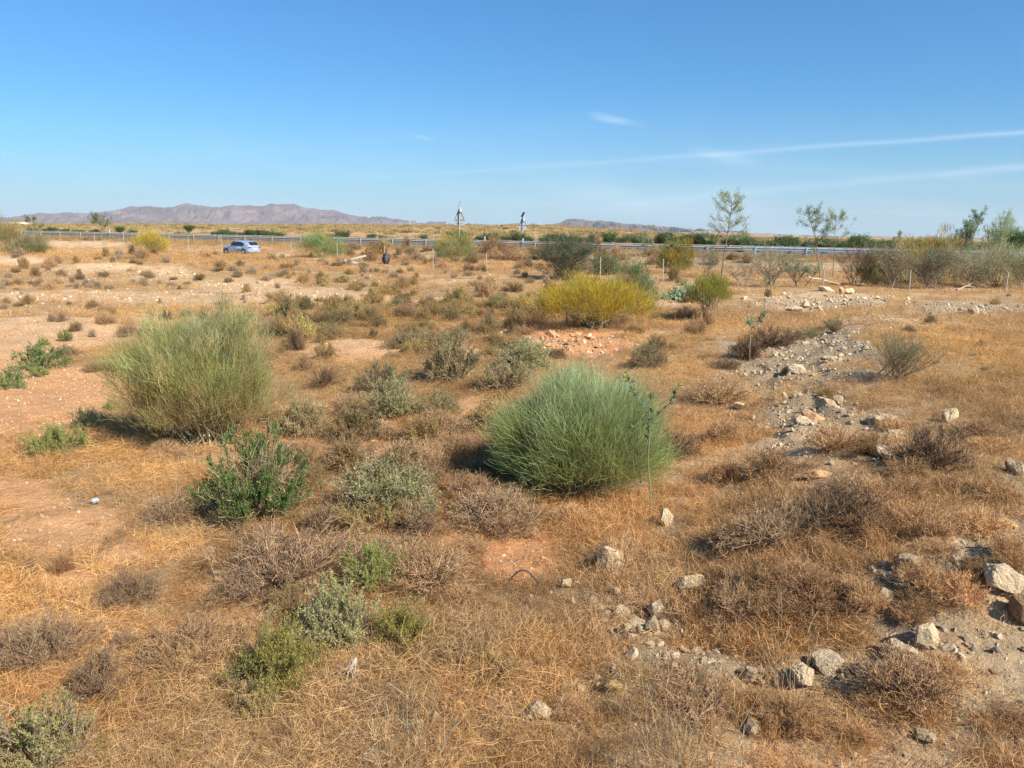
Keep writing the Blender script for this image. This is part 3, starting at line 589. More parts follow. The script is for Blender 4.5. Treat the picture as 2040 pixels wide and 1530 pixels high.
LMK = [(385, 740, 'the olive broom'), (1140, 850, 'the big green broom'), (1180, 600, 'the wide yellow broom'), (1430, 600, 'the narrow yellow broom'), (480, 490, 'the car'), (638, 480, 'the tall green broom by the rail'), (297, 475, 'the yellow broom by the rail'),
       (908, 490, 'the nearer solar sign'), (1041, 480, 'the farther solar sign'), (1124, 520, 'the dark round bush'), (490, 960, 'the juniper-like shrub'), (768, 1000, 'the round sage bush'), (655, 1250, 'the pale sage bush'), (1207, 1125, 'the cream upright rock'), (1385, 1170, 'the wedge-shaped rock'),
       (1290, 1250, 'the low rubble cluster'), (1797, 1300, 'the tall wedge rock'), (2003, 1190, 'the large rugged boulder'), (1893, 830, 'the pale angular boulder'), (1640, 830, 'the upper rubble heap'), (1493, 690, 'the thin sapling'), (1610, 720, 'the stony bank'), (1944, 620, 'the yellow boulder'),
       (1680, 580, 'the white upright stone'), (1125, 690, 'the pink rubble'), (896, 730, 'the largest olive shrub'), (60, 740, 'the broad-leaved weed'), (135, 690, 'the white stone on red soil'), (15, 460, 'the left edge broom'), (1450, 440, 'the tallest sparse tree'), (1600, 450, 'the leaning sapling'), (1940, 450, 'the willowy pair'), (1286, 480, 'the small sapling'), (1345, 480, 'the olive-yellow broom'), (70, 440, 'the far left sapling'), (1750, 470, 'the spindly sapling'), (1800, 740, 'the twiggy green-tipped shrub'), (1625, 1355, 'the low stone row'), (700, 510, 'the dumped boards'), (1850, 1190, 'the right grey path'), (1066, 1430, 'the broad white bottom rock'), (780, 700, 'the middle bare ground'), (100, 1060, 'the lower left red patches'), (200, 540, 'the left stony bank'), (480, 570, 'the central pale stony strip')]
def place_label(colr, noun, plural, p, wpx, sizes):
    px, py = proj(np.array([p[0]]), np.array([p[1]]), np.array([p[2]])); px = float(px[0]); py = float(py[0])
    L_ = min(LMK, key=lambda l: ((l[0] - px) / 1.0) ** 2 + ((l[1] - py) * (1.6 if py > 700 else 3.0)) ** 2)
    dx, dy = px - L_[0], (py - L_[1]) * 1.8; far = math.hypot(dx, dy)
    if abs(dx) > abs(dy) * 2.2: rel = 'left of' if dx < 0 else 'right of'
    elif abs(dy) > abs(dx) * 2.2: rel = 'behind' if dy < 0 else 'in front of'
    else: rel = ('left' if dx < 0 else 'right') + (' behind' if dy < 0 else ' before')
    ds = 'close ' if far < 70 else ('' if far < 150 else 'well ')
    sz = 'small ' if wpx < sizes[0] else ('' if wpx < sizes[1] else 'larger ')
    return sz + colr + ' ' + noun + ' ' + ds + rel + ' ' + L_[2], plural + ' near ' + L_[2]
def build_rocks():
    big = [rockmesh(i, 5, 10, .10, f) for i, f in enumerate([.8, .95, .7, .85, 1.1, .6, .75, .9])]; med = [rockmesh(20 + i, 3, 8, .12, f) for i, f in enumerate([.7, .9, .6, .8, .75, .65])]
    LST = [(1207, 1152, 60, 62, 'cream limestone rock standing on end in grass below the green broom'), (1385, 1186, 64, 42, 'wedge-shaped pale rock with a flat sloping face in dry grass'), (1240, 1230, 34, 30, 'rounded whitish rock at the top left of the rubble cluster'),
        (1312, 1222, 38, 26, 'tan rock behind the low rubble cluster, near its top right'), (1277, 1246, 44, 20, 'flat tan slab in the middle of the rubble cluster'), (1325, 1264, 32, 28, 'knobbly tan rock on the right side of the rubble cluster'), (1294, 1280, 34, 34, 'grey upright rock with dark left side below the rubble cluster'), (1250, 1270, 30, 26, 'crumbling tan rock low on the left of the rubble cluster'),
        (1184, 1244, 18, 15, 'small round pale stone left of the rubble cluster'), (1130, 1182, 26, 24, 'pair-like broken pale stone left of the upright cream rock'), (1460, 1182, 34, 26, 'rounded tan rock half sunk right of the wedge-shaped rock'), (1507, 1042, 34, 26, 'pale rock in brown grass right of the tobacco plant'), (1460, 1088, 32, 26, 'pale pointed rock with sticks lying over it'),
        (1330, 1050, 30, 46, 'tall crumbling white rock right below the tobacco plant'), (1066, 1446, 62, 30, 'broad white rock half buried near the bottom edge'), (1222, 1398, 40, 26, 'low yellowish rock half hidden in bottom grass'), (1492, 1372, 38, 32, 'pale rock with dark hollow on its left beside grey soil'), (1518, 1372, 20, 16, 'small stone touching the pale rock beside grey soil'),
        (1602, 1378, 50, 42, 'white craggy rock at the left end of the low stone row'), (1655, 1362, 76, 36, 'long broken tan rock forming the low stone row'), (1797, 1324, 70, 54, 'tall wedge rock with dark shaded left side in the right foreground'), (1843, 1306, 52, 68, 'pointed white rock standing behind the tall wedge rock'), (1772, 1206, 40, 36, 'upright yellow stone at the edge of grey soil'),
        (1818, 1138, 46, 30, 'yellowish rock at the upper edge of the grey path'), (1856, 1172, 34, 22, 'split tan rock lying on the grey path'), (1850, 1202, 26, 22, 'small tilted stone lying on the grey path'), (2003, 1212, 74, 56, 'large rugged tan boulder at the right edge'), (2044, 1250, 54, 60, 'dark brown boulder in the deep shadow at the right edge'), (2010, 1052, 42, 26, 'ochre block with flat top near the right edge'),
        (1990, 1068, 26, 18, 'small round grey stone under the ochre block'), (1893, 842, 38, 34, 'pale angular boulder with dark left side alone in orange grass'), (1790, 870, 30, 14, 'white stone tip left below the pale angular boulder'), (1645, 812, 44, 24, 'grey jagged rock on top of the upper rubble heap'), (1622, 850, 56, 30, 'pinkish tan rock in the upper rubble heap'), (1600, 862, 36, 20, 'broken tan rock at the foot of the upper rubble heap'),
        (1668, 806, 26, 20, 'grey stone at the right end of the upper rubble heap'), (1474, 818, 30, 20, 'white stone alone left of the upper rubble heap'), (1745, 850, 34, 26, 'grey crumbly rock right of the upper rubble heap'), (1775, 842, 46, 14, 'flat pale slab right of the grey crumbly rock'), (1632, 965, 56, 26, 'flat pinkish rock in brown weeds at middle right'), (1760, 908, 50, 20, 'low tan rock below the flat pale slab'),
        (2026, 945, 48, 40, 'grey boulder cut by the right edge of the view'), (1944, 630, 30, 24, 'yellow boulder with dark left side on far grey soil'), (1692, 586, 18, 16, 'white upright stone in front of far bushes'), (1678, 586, 14, 15, 'pink stone beside the white upright stone'), (1648, 582, 36, 14, 'flat pale rock ledge at the foot of the far bushes'), (1810, 598, 9, 11, 'small white stone alone in far yellow grass'),
        (1588, 622, 40, 14, 'pale jagged rock heap behind the small sapling'), (1606, 614, 24, 13, 'pale stone on the right of the far jagged heap'), (1656, 722, 40, 16, 'dark undercut rock on the stony bank'), (1590, 748, 36, 20, 'dark undercut rock lower down the stony bank'), (1622, 706, 16, 9, 'small white stone on the stony bank'), (134, 694, 15, 10, 'white stone on the bare red soil at left'),
        (158, 712, 18, 7, 'flat white flake stone on the bare red soil at left'), (34, 802, 12, 8, 'small white stone near the left edge on red soil'), (273, 1196, 26, 18, 'grey stone in flattened straw at lower left'), (339, 1222, 14, 14, 'small grey stone in straw below the lower left grey stone'), (331, 1446, 16, 16, 'pinkish stone in grass near the bottom left'), (894, 1030, 16, 14, 'small round pale stone right of the sage bush'),
        (1046, 1058, 9, 9, 'small round stone above the red soil patch'), (745, 884, 18, 8, 'white flat stone on the pale patch behind the brown shrubs'), (833, 1476, 30, 24, 'pale lumpy stone at the bottom centre left'), (865, 1464, 26, 26, 'upright pale stone at the bottom centre left'), (728, 1528, 42, 20, 'bright white stone cut by the bottom edge'), (705, 1482, 20, 16, 'grey stone left of the bottom pale stones'),
        (1080, 676, 14, 12, 'round pink rock left of the pink rubble'), (1100, 670, 30, 12, 'pink rock at the left of the pink rubble'), (1148, 668, 24, 12, 'white and pink rock in the middle of the pink rubble'), (1175, 680, 30, 10, 'low pink rock at the right of the pink rubble'), (1092, 694, 22, 12, 'pale rock beside the dark tuft at the pink rubble'), (1500, 1482, 34, 30, 'tan rock behind long stalks at the bottom'), (1850, 1488, 40, 26, 'tan rock sunk in grass at the bottom right'),
        (1420, 640, 22, 8, 'flat pale rock under the right yellow broom'), (2020, 1190, 40, 30, 'rugged stone heaped behind the large boulder'), (1960, 628, 20, 10, 'white flat stone right of the yellow boulder')]
    k = 0
    for (px, py, wd, ht, lab) in LST:
        p = at(px, py); q = mpp(p); k += 1; p[2] = float(hfine(p[0], p[1] + wd * q * .25))
        o = mobj('rock', (big if wd > 24 else med)[k % (8 if wd > 24 else 6)]); sx = wd * q / 1.85
        o.location = [p[0], p[1] + sx * .45, p[2] - .06 * sx]; o.scale = (sx, sx * random.uniform(.75, 1.05), ht * q / 1.3); o.rotation_euler = (random.uniform(-.15, .15), random.uniform(-.2, .2), random.uniform(0, 6.28) if wd < 60 else random.uniform(-.3, .3))
        tint = (1, 1, 1)
        CLEAR.append((p[0], p[1] - sx * .3, sx * 1.25))
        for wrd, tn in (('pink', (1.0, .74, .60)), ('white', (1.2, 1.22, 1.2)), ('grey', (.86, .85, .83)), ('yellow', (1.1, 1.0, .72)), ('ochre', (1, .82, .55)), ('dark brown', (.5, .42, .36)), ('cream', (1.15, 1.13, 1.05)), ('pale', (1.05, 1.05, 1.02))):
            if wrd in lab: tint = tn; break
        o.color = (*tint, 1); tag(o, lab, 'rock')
    # unnamed rubble, still one object per stone
    spots = [('rubble stones on the stony bank at the right', 'tan rubble stone lying on the stony grey bank behind the green broom', [(1620, 825, 100, 55), (1560, 740, 130, 35), (1660, 700, 100, 40)], 52, (5, 15)),
             ('rubble stones of the low cluster', 'small tan stone strewn around the low rubble cluster in the foreground', [(1290, 1250, 110, 50), (1210, 1230, 50, 30)], 52, (8, 24)),
             ('rubble stones along the right path', 'broken tan stone lying along the grey path at the right', [(1840, 1160, 130, 60), (1880, 1300, 160, 45), (1660, 1345, 90, 28), (1980, 1080, 70, 60)], 62, (7, 22)),
             ('far rubble stones', 'pale stone of the far rubble strip before the bushes', [(1640, 602, 130, 18), (1940, 622, 110, 14)], 30, (5, 12)),
             ('pink rubble stones', 'small pink stone of the rubble in front of the yellow broom', [(1125, 688, 110, 16)], 26, (5, 13)),
             ('pale stones on the left banks', 'pale stone on the low stony banks at the far left', [(200, 538, 80, 10), (330, 546, 60, 8), (480, 568, 110, 14), (600, 590, 110, 12)], 34, (3, 8)),
             ('small stones in the bottom grass', 'small pale stone showing through the dry grass at the bottom', [(1080, 1450, 160, 50), (830, 1490, 110, 35), (1180, 1230, 60, 60)], 22, (6, 16))]
    for grp, lab, L, n, (a, b) in spots:
        for i in range(n):
            cx, cy_, rx, ry = L[rng.integers(0, len(L))]
            u_, v_ = rng.normal(0, .5, 2); p = at(cx + u_ * rx, cy_ + v_ * ry); q = mpp(p); p[2] = float(hfine(p[0], p[1])); sx = rng.uniform(a, b) * q / 1.75
            o = mobj('rock', med[int(rng.integers(0, 6))]); o.location = p; o.scale = (sx, sx * rng.uniform(.7, 1.1), sx * rng.uniform(.6, 1.1)); o.rotation_euler = (rng.normal(0, .25), rng.normal(0, .25), rng.uniform(0, 6.3))
            v_ = rng.uniform(.8, 1.22); o.color = (1, .76, .62, 1) if 'pink' in grp else (*(np.array([1.05, 1.03, 1.0]) * v_), 1)
            lb, gr = place_label('pink' if 'pink' in grp else ('dull tan' if v_ < .95 else 'pale cream'), 'rubble stone', 'rubble stones', p, sx / q, (8, 16)); tag(o, lb, 'rock', gr)
    # gravel
    gm, t = newmat('gravel_stone'); o_ = t.nodes.new('ShaderNodeOutputMaterial'); p_ = t.nodes.new('ShaderNodeBsdfPrincipled'); p_.inputs['Roughness'].default_value = .95; p_.inputs['Specular IOR Level'].default_value = .1
    at_ = t.nodes.new('ShaderNodeAttribute'); at_.attribute_type = 'INSTANCER'; at_.attribute_name = 'tint'; t.links.new(at_.outputs['Color'], p_.inputs['Base Color']); t.links.new(p_.outputs[0], o_.inputs[0])
    pm = []
    for i in range(6):
        me = rockmesh(40 + i, 2, 6, .13, .7).copy(); me.materials.clear(); me.materials.append(gm); pm.append(me)
    coll = protocol('pebble', pm)
    x, y = radial_points(150000, 2.2, 30, 46, .25); bare, grey, rub, px, py = zones(x, y)
    pr = np.clip(.10 + .55 * bare + .62 * grey + .9 * rub, 0, 1); keep = rng.uniform(0, 1, len(x)) < pr
    x, y, px, py, bare, grey, rub = (q[keep] for q in (x, y, px, py, bare, grey, rub)); n = len(x)
    s = (.004 + .016 * rng.uniform(0, 1, n) ** 4.0) * (1 + 2.4 * rub * rng.uniform(0, 1, n) ** 2) * (1 + .5 * sst(8, 25, np.hypot(x, y)))
    left = 1 - sst(700, 1100, px)
    c = np.array([.47, .37, .25])[None] * rng.uniform(.55, 1.3, (n, 1)); lf = (left * (rng.uniform(0, 1, n) < .75))[:, None]; c = c * (1 - lf) + np.array([.50, .29, .16]) * rng.uniform(.7, 1.25, (n, 1)) * lf
    tag(instancer('gravel', np.c_[x, y, hfine(x, y)], rng.uniform(0, 6.28, (n, 3)), np.c_[s, s, s * .8], np.clip(c, .05, .8), rng.integers(0, 6, n), coll), 'loose gravel and small clods strewn over the soil', kind='stuff')
    x, y = radial_points(60000, 27, 80, 42, .6); bare, grey, rub, px, py = zones(x, y); keep = (rail_s(x, y) < -1) & (rng.uniform(0, 1, len(x)) < np.clip(.04 + .5 * bare + .3 * grey + .7 * rub, 0, 1) * sst(.38, .62, fbm(x / 2.2, y / 1.4, 66, 3)))
    x, y, px = x[keep], y[keep], px[keep]; n = len(x); s = .016 + .055 * rng.uniform(0, 1, n) ** 3
    c = np.array([.60, .45, .29])[None] * rng.uniform(.6, 1.25, (n, 1)); c[rng.uniform(0, 1, n) < .35] *= np.array([.95, .72, .55])
    tag(instancer('gravel', np.c_[x, y, hfine(x, y)], rng.uniform(0, 6.28, (n, 3)), np.c_[s * 1.3, s * 1.2, s], np.clip(c, .05, .8), rng.integers(0, 6, n), coll), 'loose pale stones strewn over the distant bare strips', kind='stuff')
# ------------------------------------------------------------------ brooms (fine rod-like green stems)
def broom(R, H, n_cl, n_rod, cols, probs, seed, stem_col=(.30, .24, .14), zlow=.05, width=.0040, rodL=(.22, .42), hollow=0.0, n_stem=60, up=.35, yellow=None, open_=0.0, base_r=.12, flat=0.0, csz_=.13, back=.45, zfloor=.10, tipblue=False, jit=.30, lumpy=.18, stemr=1.0, lowcol=False):
    """vase-shaped broom. Returns stems mesh, foliage mesh. Local origin at the ground."""
    global rng
    keep = rng; rng = np.random.default_rng(seed)
    # clump centres on shells of an ellipsoid that narrows at the foot
    d = sphdir(n_cl, zlow, 1.0); lump = 1 + lumpy * 2 * (fbm(np.arctan2(d[:, 1], d[:, 0]) * 2.2 + 9, d[:, 2] * 3.2, seed, 3) - .5)
    rad = rng.uniform(.30 + hollow, 1.0, n_cl) ** .6 * lump
    C = np.stack([d[:, 0] * R * rad, d[:, 1] * R * rad, H * (zfloor + (1 - zfloor - flat * .2) * np.abs(d[:, 2]) ** .8 * rad)], 1)
    # main stems run from the foot to clump centres
    g = Geo(); ns = min(n_stem, n_cl); ii = rng.choice(n_cl, ns, False)
    S = np.c_[rng.normal(size=(ns, 2)) * base_r * R * .5, np.full(ns, -.03)]
    t = np.linspace(0, 1, 7)[None, :, None]; E = C[ii][:, None]; S_ = S[:, None]
    P = S_ * (1 - t) + E * t; P[..., :2] *= (1 - .28 * np.sin(np.pi * t[..., 0]) * .9)[..., None]
    P[:, 1:-1] += rng.normal(size=(ns, 5, 3)) * .02 * R
    Rr = np.linspace(1, .3, 7)[None] * rng.uniform(.007, .014, ns)[:, None] * (.6 + .4 * R) * stemr
    tubes(g, P, Rr, vcol(stem_col, ns, .2))
    m = ns * 5; i = rng.integers(0, ns, m); p, dd = along(P, i, rng.uniform(.25, .95, m)); Q = grow(p, norm(dd + rng.normal(size=(m, 3)) * .45 + np.array([0, 0, .2])), rng.uniform(.15, .4, m) * R, 5, .5, .3)
    tubes(g, Q, np.linspace(1, .4, 5)[None] * rng.uniform(.0028, .005, m)[:, None], vcol(np.array(stem_col) * 1.15, m, .2), 3)
    stems = g.mesh('broom_stem_mesh', M_TWIG)
    f = Geo(); per = n_rod // n_cl; n = per * n_cl; ci = np.repeat(np.arange(n_cl), per)
    cc = C[ci]; out_ = norm(cc - np.array([0, 0, .05 * H])); csz = csz_ * R
    S = cc + rng.normal(size=(n, 3)) * csz * np.array([1, 1, .9]) - out_ * rng.uniform(.05, back, n)[:, None] * rodL[1]
    S[:, 2] = np.maximum(S[:, 2], .02)
    D = norm(out_ * rng.uniform(.6, 1.1, n)[:, None] + np.array([0, 0, up]) + rng.normal(size=(n, 3)) * jit)
    P = grow(S, D, rng.uniform(*rodL, n), 5, .5, .05)
    # per-clump hue, paler bluish young tips
    ccol = pick(cols, n_cl, probs, .12)
    if yellow is not None:
        ym = rng.uniform(0, 1, n_cl) < yellow[1] * (.5 + C[:, 2] / H); ccol[ym] = pick(yellow[0], int(ym.sum()), None, .12)
    if lowcol: lz = (1 - sst(.25, .6, C[:, 2] / H + rng.normal(0, .1, n_cl)))[:, None]; ccol = ccol * (1 - lz) + np.array([.42, .35, .15]) * lz
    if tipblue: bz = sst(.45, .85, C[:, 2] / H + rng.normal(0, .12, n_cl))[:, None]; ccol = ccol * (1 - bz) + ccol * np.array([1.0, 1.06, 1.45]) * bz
    c0 = ccol[ci] * (rng.uniform(.75, 1.25, n_cl)[ci] * rng.uniform(.75, 1.25, n))[:, None]; dead = rng.uniform(0, 1, n) < .10; c0[dead] = np.array([.40, .32, .18]) * rng.uniform(.7, 1.2, (int(dead.sum()), 1)); K = 5; tt = np.linspace(0, 1, K)[None, :, None]
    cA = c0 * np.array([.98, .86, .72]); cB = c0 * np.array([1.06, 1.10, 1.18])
    if yellow is not None: cA = c0 * .92; cB = c0 * 1.08
    W = np.linspace(1, .45, K)[None] * rng.uniform(.8, 1.25, n)[:, None] * width
    ribbons(f, P, W, cA[:, None] * (1 - tt) + cB[:, None] * tt)
    fol = f.mesh('broom_foliage_mesh', M_LEAF)
    rng = keep
    return stems, fol
def put2(name, p, rz, sm, fm, label, cat='shrub', group=None, scale=1, sub=('stems', 'foliage')):
    r = empty(name, p, rz, label, cat, group, scale)
    if sm is not None: mobj(sub[0], sm, r)
    if fm is not None: mobj(sub[1], fm, r)
    return r
GREEN = [(.16, .26, .085), (.20, .30, .10), (.15, .26, .12), (.23, .30, .10), (.26, .27, .10)]
BLUEG = [(.48, .55, .20), (.43, .53, .19), (.54, .58, .23), (.46, .49, .16)]
def build_brooms():
    p = at(1172, 990); R = 385 * mpp(p) / 2 * .90
    s, f = broom(R * .97, 1.12, 700, 46000, BLUEG, [.3, .25, .25, .2], 11, (.38, .30, .16), .04, .0030, (.13, .30), .18, 150, .40, flat=.3, csz_=.085, back=.5, zfloor=.19, tipblue=True, jit=.38, lumpy=.30)
    p = p + np.array([.0, .26, 0]); put2('green_broom', p, .4, s, f, 'large dense dome-shaped green broom bush in the centre of the field'); CLEAR.append((p[0], p[1], .35))
    p = at(396, 896); R = 345 * mpp(p) / 2 * .90
    s, f = broom(R * 1.0, 1.52, 320, 34000, [(.38, .40, .11), (.43, .41, .13), (.34, .41, .13), (.46, .39, .16)], [.28, .27, .25, .2], 21, (.42, .34, .20), .08, .0036, (.08, .20), .05, 200, .8, lowcol=True, csz_=.075, zfloor=.17, tipblue=True, jit=.52, lumpy=.55, base_r=.32)
    p = p + np.array([0, .30, 0]); put2('olive_broom', p, 1.2, s, f, 'tall loose olive-green broom bush with bare stems at its foot on red soil'); CLEAR.append((p[0], p[1], .3))
    YEL = [(.62, .45, .035), (.58, .40, .03), (.50, .40, .06)]
    p = at(1178, 656); R = 225 * mpp(p) / 2
    s, f = broom(R * 1.05, 1.06, 150, 16000, [(.42, .40, .06), (.34, .34, .07), (.48, .42, .05)], [.4, .3, .3], 31, (.30, .23, .14), .22, .0068, (.08, .20), .30, 90, .8, (YEL, 1.2), lumpy=.35, csz_=.10, zfloor=.22, jit=.55, base_r=.3, stemr=1.5)
    p = p + np.array([0, .5, 0]); put2('yellow_broom', p, .2, s, f, 'wide yellow-flowering broom with bare fanned stems behind the pink rubble')
    p = at(1418, 642); R = 100 * mpp(p) / 2
    s, f = broom(R, 1.28, 60, 4600, [(.36, .36, .07), (.30, .33, .08)], [.5, .5], 41, (.28, .22, .13), .30, .0070, (.08, .20), .25, 34, .9, ([(.48, .42, .05), (.42, .40, .06)], .5), base_r=.3, csz_=.13, zfloor=.30, jit=.5, lumpy=.3, stemr=1.7)
    p = p + np.array([0, .3, 0]); put2('yellow_broom', p, 0, s, f, 'narrow upright yellow-green broom on thin bare stems, right of the wide one')
    p = at(1268, 622); R = 105 * mpp(p) / 2
    s, f = broom(R, 1.55, 70, 5200, [(.20, .30, .15), (.24, .32, .14), (.30, .31, .10)], [.4, .3, .3], 51, (.26, .20, .12), .0, .0075, (.14, .28), .1, 24, .6, jit=.4)
    p = p + np.array([0, 1.2, 0]); put2('green_broom', p, 0, s, f, 'blue-green broom half hidden behind the wide yellow broom')
    far = [(638, 506, 68, 82, 50, 'tall green broom with yellow patches in front of the guard rail', [(.20, .30, .13), (.24, .32, .12)], ([(.48, .34, .06), (.36, .27, .10)], .30)),
           (908, 508, 64, 84, 56, 'wide pale broom at the foot of the nearer solar sign', [(.27, .33, .15), (.30, .33, .14)], ([(.52, .36, .08), (.44, .36, .12)], .45)),
           (297, 492, 76, 66, 42, 'yellow broom overlapping the guard rail at left', [(.40, .34, .08), (.32, .30, .10)], ([(.58, .42, .05)], .7)),
           (15, 488, 68, 70, 62, 'big brown-green broom cut by the left edge', [(.25, .27, .10), (.34, .27, .12)], ([(.42, .30, .12)], .4)),
           (60, 492, 64, 66, 34, 'low olive broom beside the left edge broom', [(.27, .27, .12), (.30, .27, .14)], None),
           (1345, 532, 50, 72, 60, 'yellowish olive broom between sapling and sprouting bush at the rail', [(.36, .32, .09), (.30, .30, .10)], ([(.52, .38, .07)], .5)),
           (1208, 520, 47, 60, 34, 'low olive bush right of the dark round bush', [(.22, .24, .12), (.20, .22, .10)], None),
           (1812, 548, 44, 86, 86, 'tall yellow-brown broom rising through the right thicket', [(.34, .30, .10), (.28, .28, .11)], ([(.50, .34, .08)], .5)),
           (1870, 552, 45, 76, 98, 'tall ochre-tipped broom in the middle of the right thicket', [(.38, .30, .11), (.27, .28, .11)], ([(.52, .34, .10)], .45)),
           (1985, 560, 42, 120, 76, 'broad olive broom at the right end of the thicket', [(.24, .26, .12), (.28, .27, .12)], ([(.40, .30, .12)], .3)),
           (1745, 556, 41, 70, 64, 'olive broom with grey stems at the left of the thicket', [(.24, .25, .11), (.20, .24, .11)], ([(.40, .32, .10)], .25))]
    for k, (px, py, Y, wd, ht, lab, cl, yl) in enumerate(far):
        p = at(px, py, Y); q = mpp(p); R = wd * q / 2
        s, f = broom(R * 1.1, ht * q * 1.05, 90, 6300, cl, None, 61 + k, (.25, .20, .13), .0, .017 if Y > 44 else .013, (.16 * R * .5 + .06, .34 * R * .5 + .10), .1, 30, .75, yl, csz_=.13, jit=.5, lumpy=.4)
        put2('broom_bush', p, 0, s, f, lab)
# ------------------------------------------------------------------ low shrubs
def shrubmesh(kind, seed, R=.5, H=.5, var=0):
    """unit shrub: twigs + foliage"""
    global rng
    kp = rng; rng = np.random.default_rng(seed)
    cfg = dict(
        brown=dict(tw=[(.34, .235, .145), (.27, .19, .12), (.41, .30, .185), (.36, .27, .185)], n1=120, n2=2600, n3=2600, leaf=None),
        olive=dict(tw=[(.30, .21, .12), (.25, .17, .10)], n1=90, n2=1000, n3=1500, leaf=([(.40, .36, .17), (.35, .34, .15), (.45, .38, .20), (.33, .29, .14)], 5200, .027, .45)),
        sage=dict(tw=[(.22, .17, .12), (.18, .13, .10)], n1=90, n2=1000, n3=1200, leaf=([(.50, .47, .21), (.45, .45, .18), (.55, .50, .25)], 11000, .027, .2)),
        lime=dict(tw=[(.20, .18, .08), (.22, .16, .09)], n1=80, n2=900, n3=900, leaf=([(.37, .41, .10), (.31, .39, .09), (.42, .43, .14)], 10000, .026, .2)),
        juniper=dict(tw=[(.30, .22, .13), (.24, .17, .10)], n1=110, n2=1600, n3=1800, leaf=([(.18, .29, .07), (.21, .33, .085), (.26, .34, .10)], 17000, .021, .1)),
        leafy=dict(tw=[(.22, .24, .10)], n1=50, n2=300, n3=0, leaf=([(.16, .23, .07), (.21, .28, .10), (.13, .20, .07)], 1500, .055, .1)))[kind]
    T = Geo(); n1, n2, n3 = cfg['n1'], cfg['n2'], cfg['n3']
    d = sphdir(n1, .02, 1); d[:, 2] = d[:, 2] * 1.0; lump = .52 + .96 * fbm(np.arctan2(d[:, 1], d[:, 0]) * 1.8 + 20, d[:, 2] * 2.4, seed, 3)
    env = np.stack([d[:, 0] * R, d[:, 1] * R, d[:, 2] * H], 1) * lump[:, None]
    n2 = int(n2 * (1, .5, .8, 1, .9)[var]); mr_ = (1, 1.9, 1.1, 1, 1.2)[var]
    if var == 3: env[:, 2] *= .55; env[:, :2] *= 1.12
    if var == 2: env[:, :2] *= .72; env[:, 2] *= 1.15
    if var == 4: env[:, :2] *= (1 + .55 * np.sin(np.arctan2(d[:, 1], d[:, 0]) * 2 + 1))[:, None]; env[:, 0] += .12
    S = np.c_[rng.normal(size=(n1, 2)) * .06, np.full(n1, -.03)]; t = np.linspace(0, 1, 6)[None, :, None]
    P = S[:, None] * (1 - t) + env[:, None] * .86 * t; P[:, 1:] += np.cumsum(rng.normal(size=(n1, 5, 3)) * .012, 1)
    P[..., 2] += .05 * np.sin(np.pi * t[..., 0]) * (1 - d[:, 2:3])
    cs = pick(cfg['tw'], n1, None, .2); tubes(T, P, np.linspace(1, .4, 6)[None] * rng.uniform(.003, .006, n1)[:, None] * mr_, cs, 3)
    i = rng.integers(0, n1, n2); p, dd = along(P, i, rng.uniform(.2, 1, n2) ** .7); up_ = (.55 if kind != 'brown' else .35) + (0, 0, .9, -.1, .2)[var]
    D = norm(dd * .7 + rng.normal(size=(n2, 3)) * .5 + np.array([0, 0, up_])); Q = grow(p, D, rng.uniform(.07, .17, n2), 4, .6, .15)
    Q[..., 2] = np.maximum(Q[..., 2], .002)
    ribbons(T, Q, np.linspace(1, .5, 4)[None] * rng.uniform(.0032, .0058, n2)[:, None], pick(cfg['tw'], n2, None, .22))
    if n3:
        j = rng.integers(0, n2, n3); p, dd = along(Q, j, rng.uniform(.2, 1, n3)); E = grow(p, norm(dd + rng.normal(size=(n3, 3)) * .8 + np.array([0, 0, .2])), rng.uniform(.025, .07, n3), 3, .6)
        ribbons(T, E, np.full((n3, 3), .0032), pick(cfg['tw'], n3, None, .2) * 1.15)
    tm = T.mesh('shrub_twig_mesh', M_TWIG); fm = None
    if cfg['leaf']:
        cols, nl, ll, zmin = cfg['leaf']; G = Geo()
        q = fbm(Q[:, -1, 0] * 5 + 3, Q[:, -1, 1] * 5 + Q[:, -1, 2] * 4, seed + 5, 2); rel = np.linalg.norm(Q[:, -1] / np.array([R, R, H]), axis=1)
        if kind == 'juniper': w_ = sst(.42, .52, q) * sst(.15, .5, Q[:, -1, 2] / H) * sst(.4, .7, rel)
        elif kind == 'leafy': w_ = np.ones(n2)
        else: w_ = sst(zmin, zmin + .35, rel) * (.25 + sst(.35, .55, q)) * sst(.0, .35, Q[:, -1, 2] / H + .1)
        w_ = w_ + 1e-4; j = rng.choice(n2, nl, p=w_ / w_.sum()); p, dd = along(Q, j, rng.uniform(.15, 1, nl)); p = p + rng.normal(size=(nl, 3)) * .006
        leaves(G, p, norm(dd + rng.normal(size=(nl, 3)) * .8 + np.array([0, 0, .3])), ll * rng.uniform(.6, 1.4, nl), ll * .34 * rng.uniform(.7, 1.3, nl), pick(cols, nl, None, .18))
        if kind == 'juniper':      # drooping faded lower sprays
            w2 = (1 - sst(.25, .6, Q[:, -1, 2] / H)) * sst(.4, .8, rel) + 1e-4; nl2 = 3500; j = rng.choice(n2, nl2, p=w2 / w2.sum()); p, dd = along(Q, j, rng.uniform(.1, 1, nl2))
            leaves(G, p, norm(rng.normal(size=(nl2, 3)) * .6 + np.array([0, 0, -.8])), .020 * rng.uniform(.6, 1.4, nl2), .005, pick([(.30, .27, .13), (.25, .26, .10), (.36, .28, .15)], nl2))
        fm = G.mesh('shrub_foliage_mesh', M_LEAF)
    rng = kp
    return tm, fm
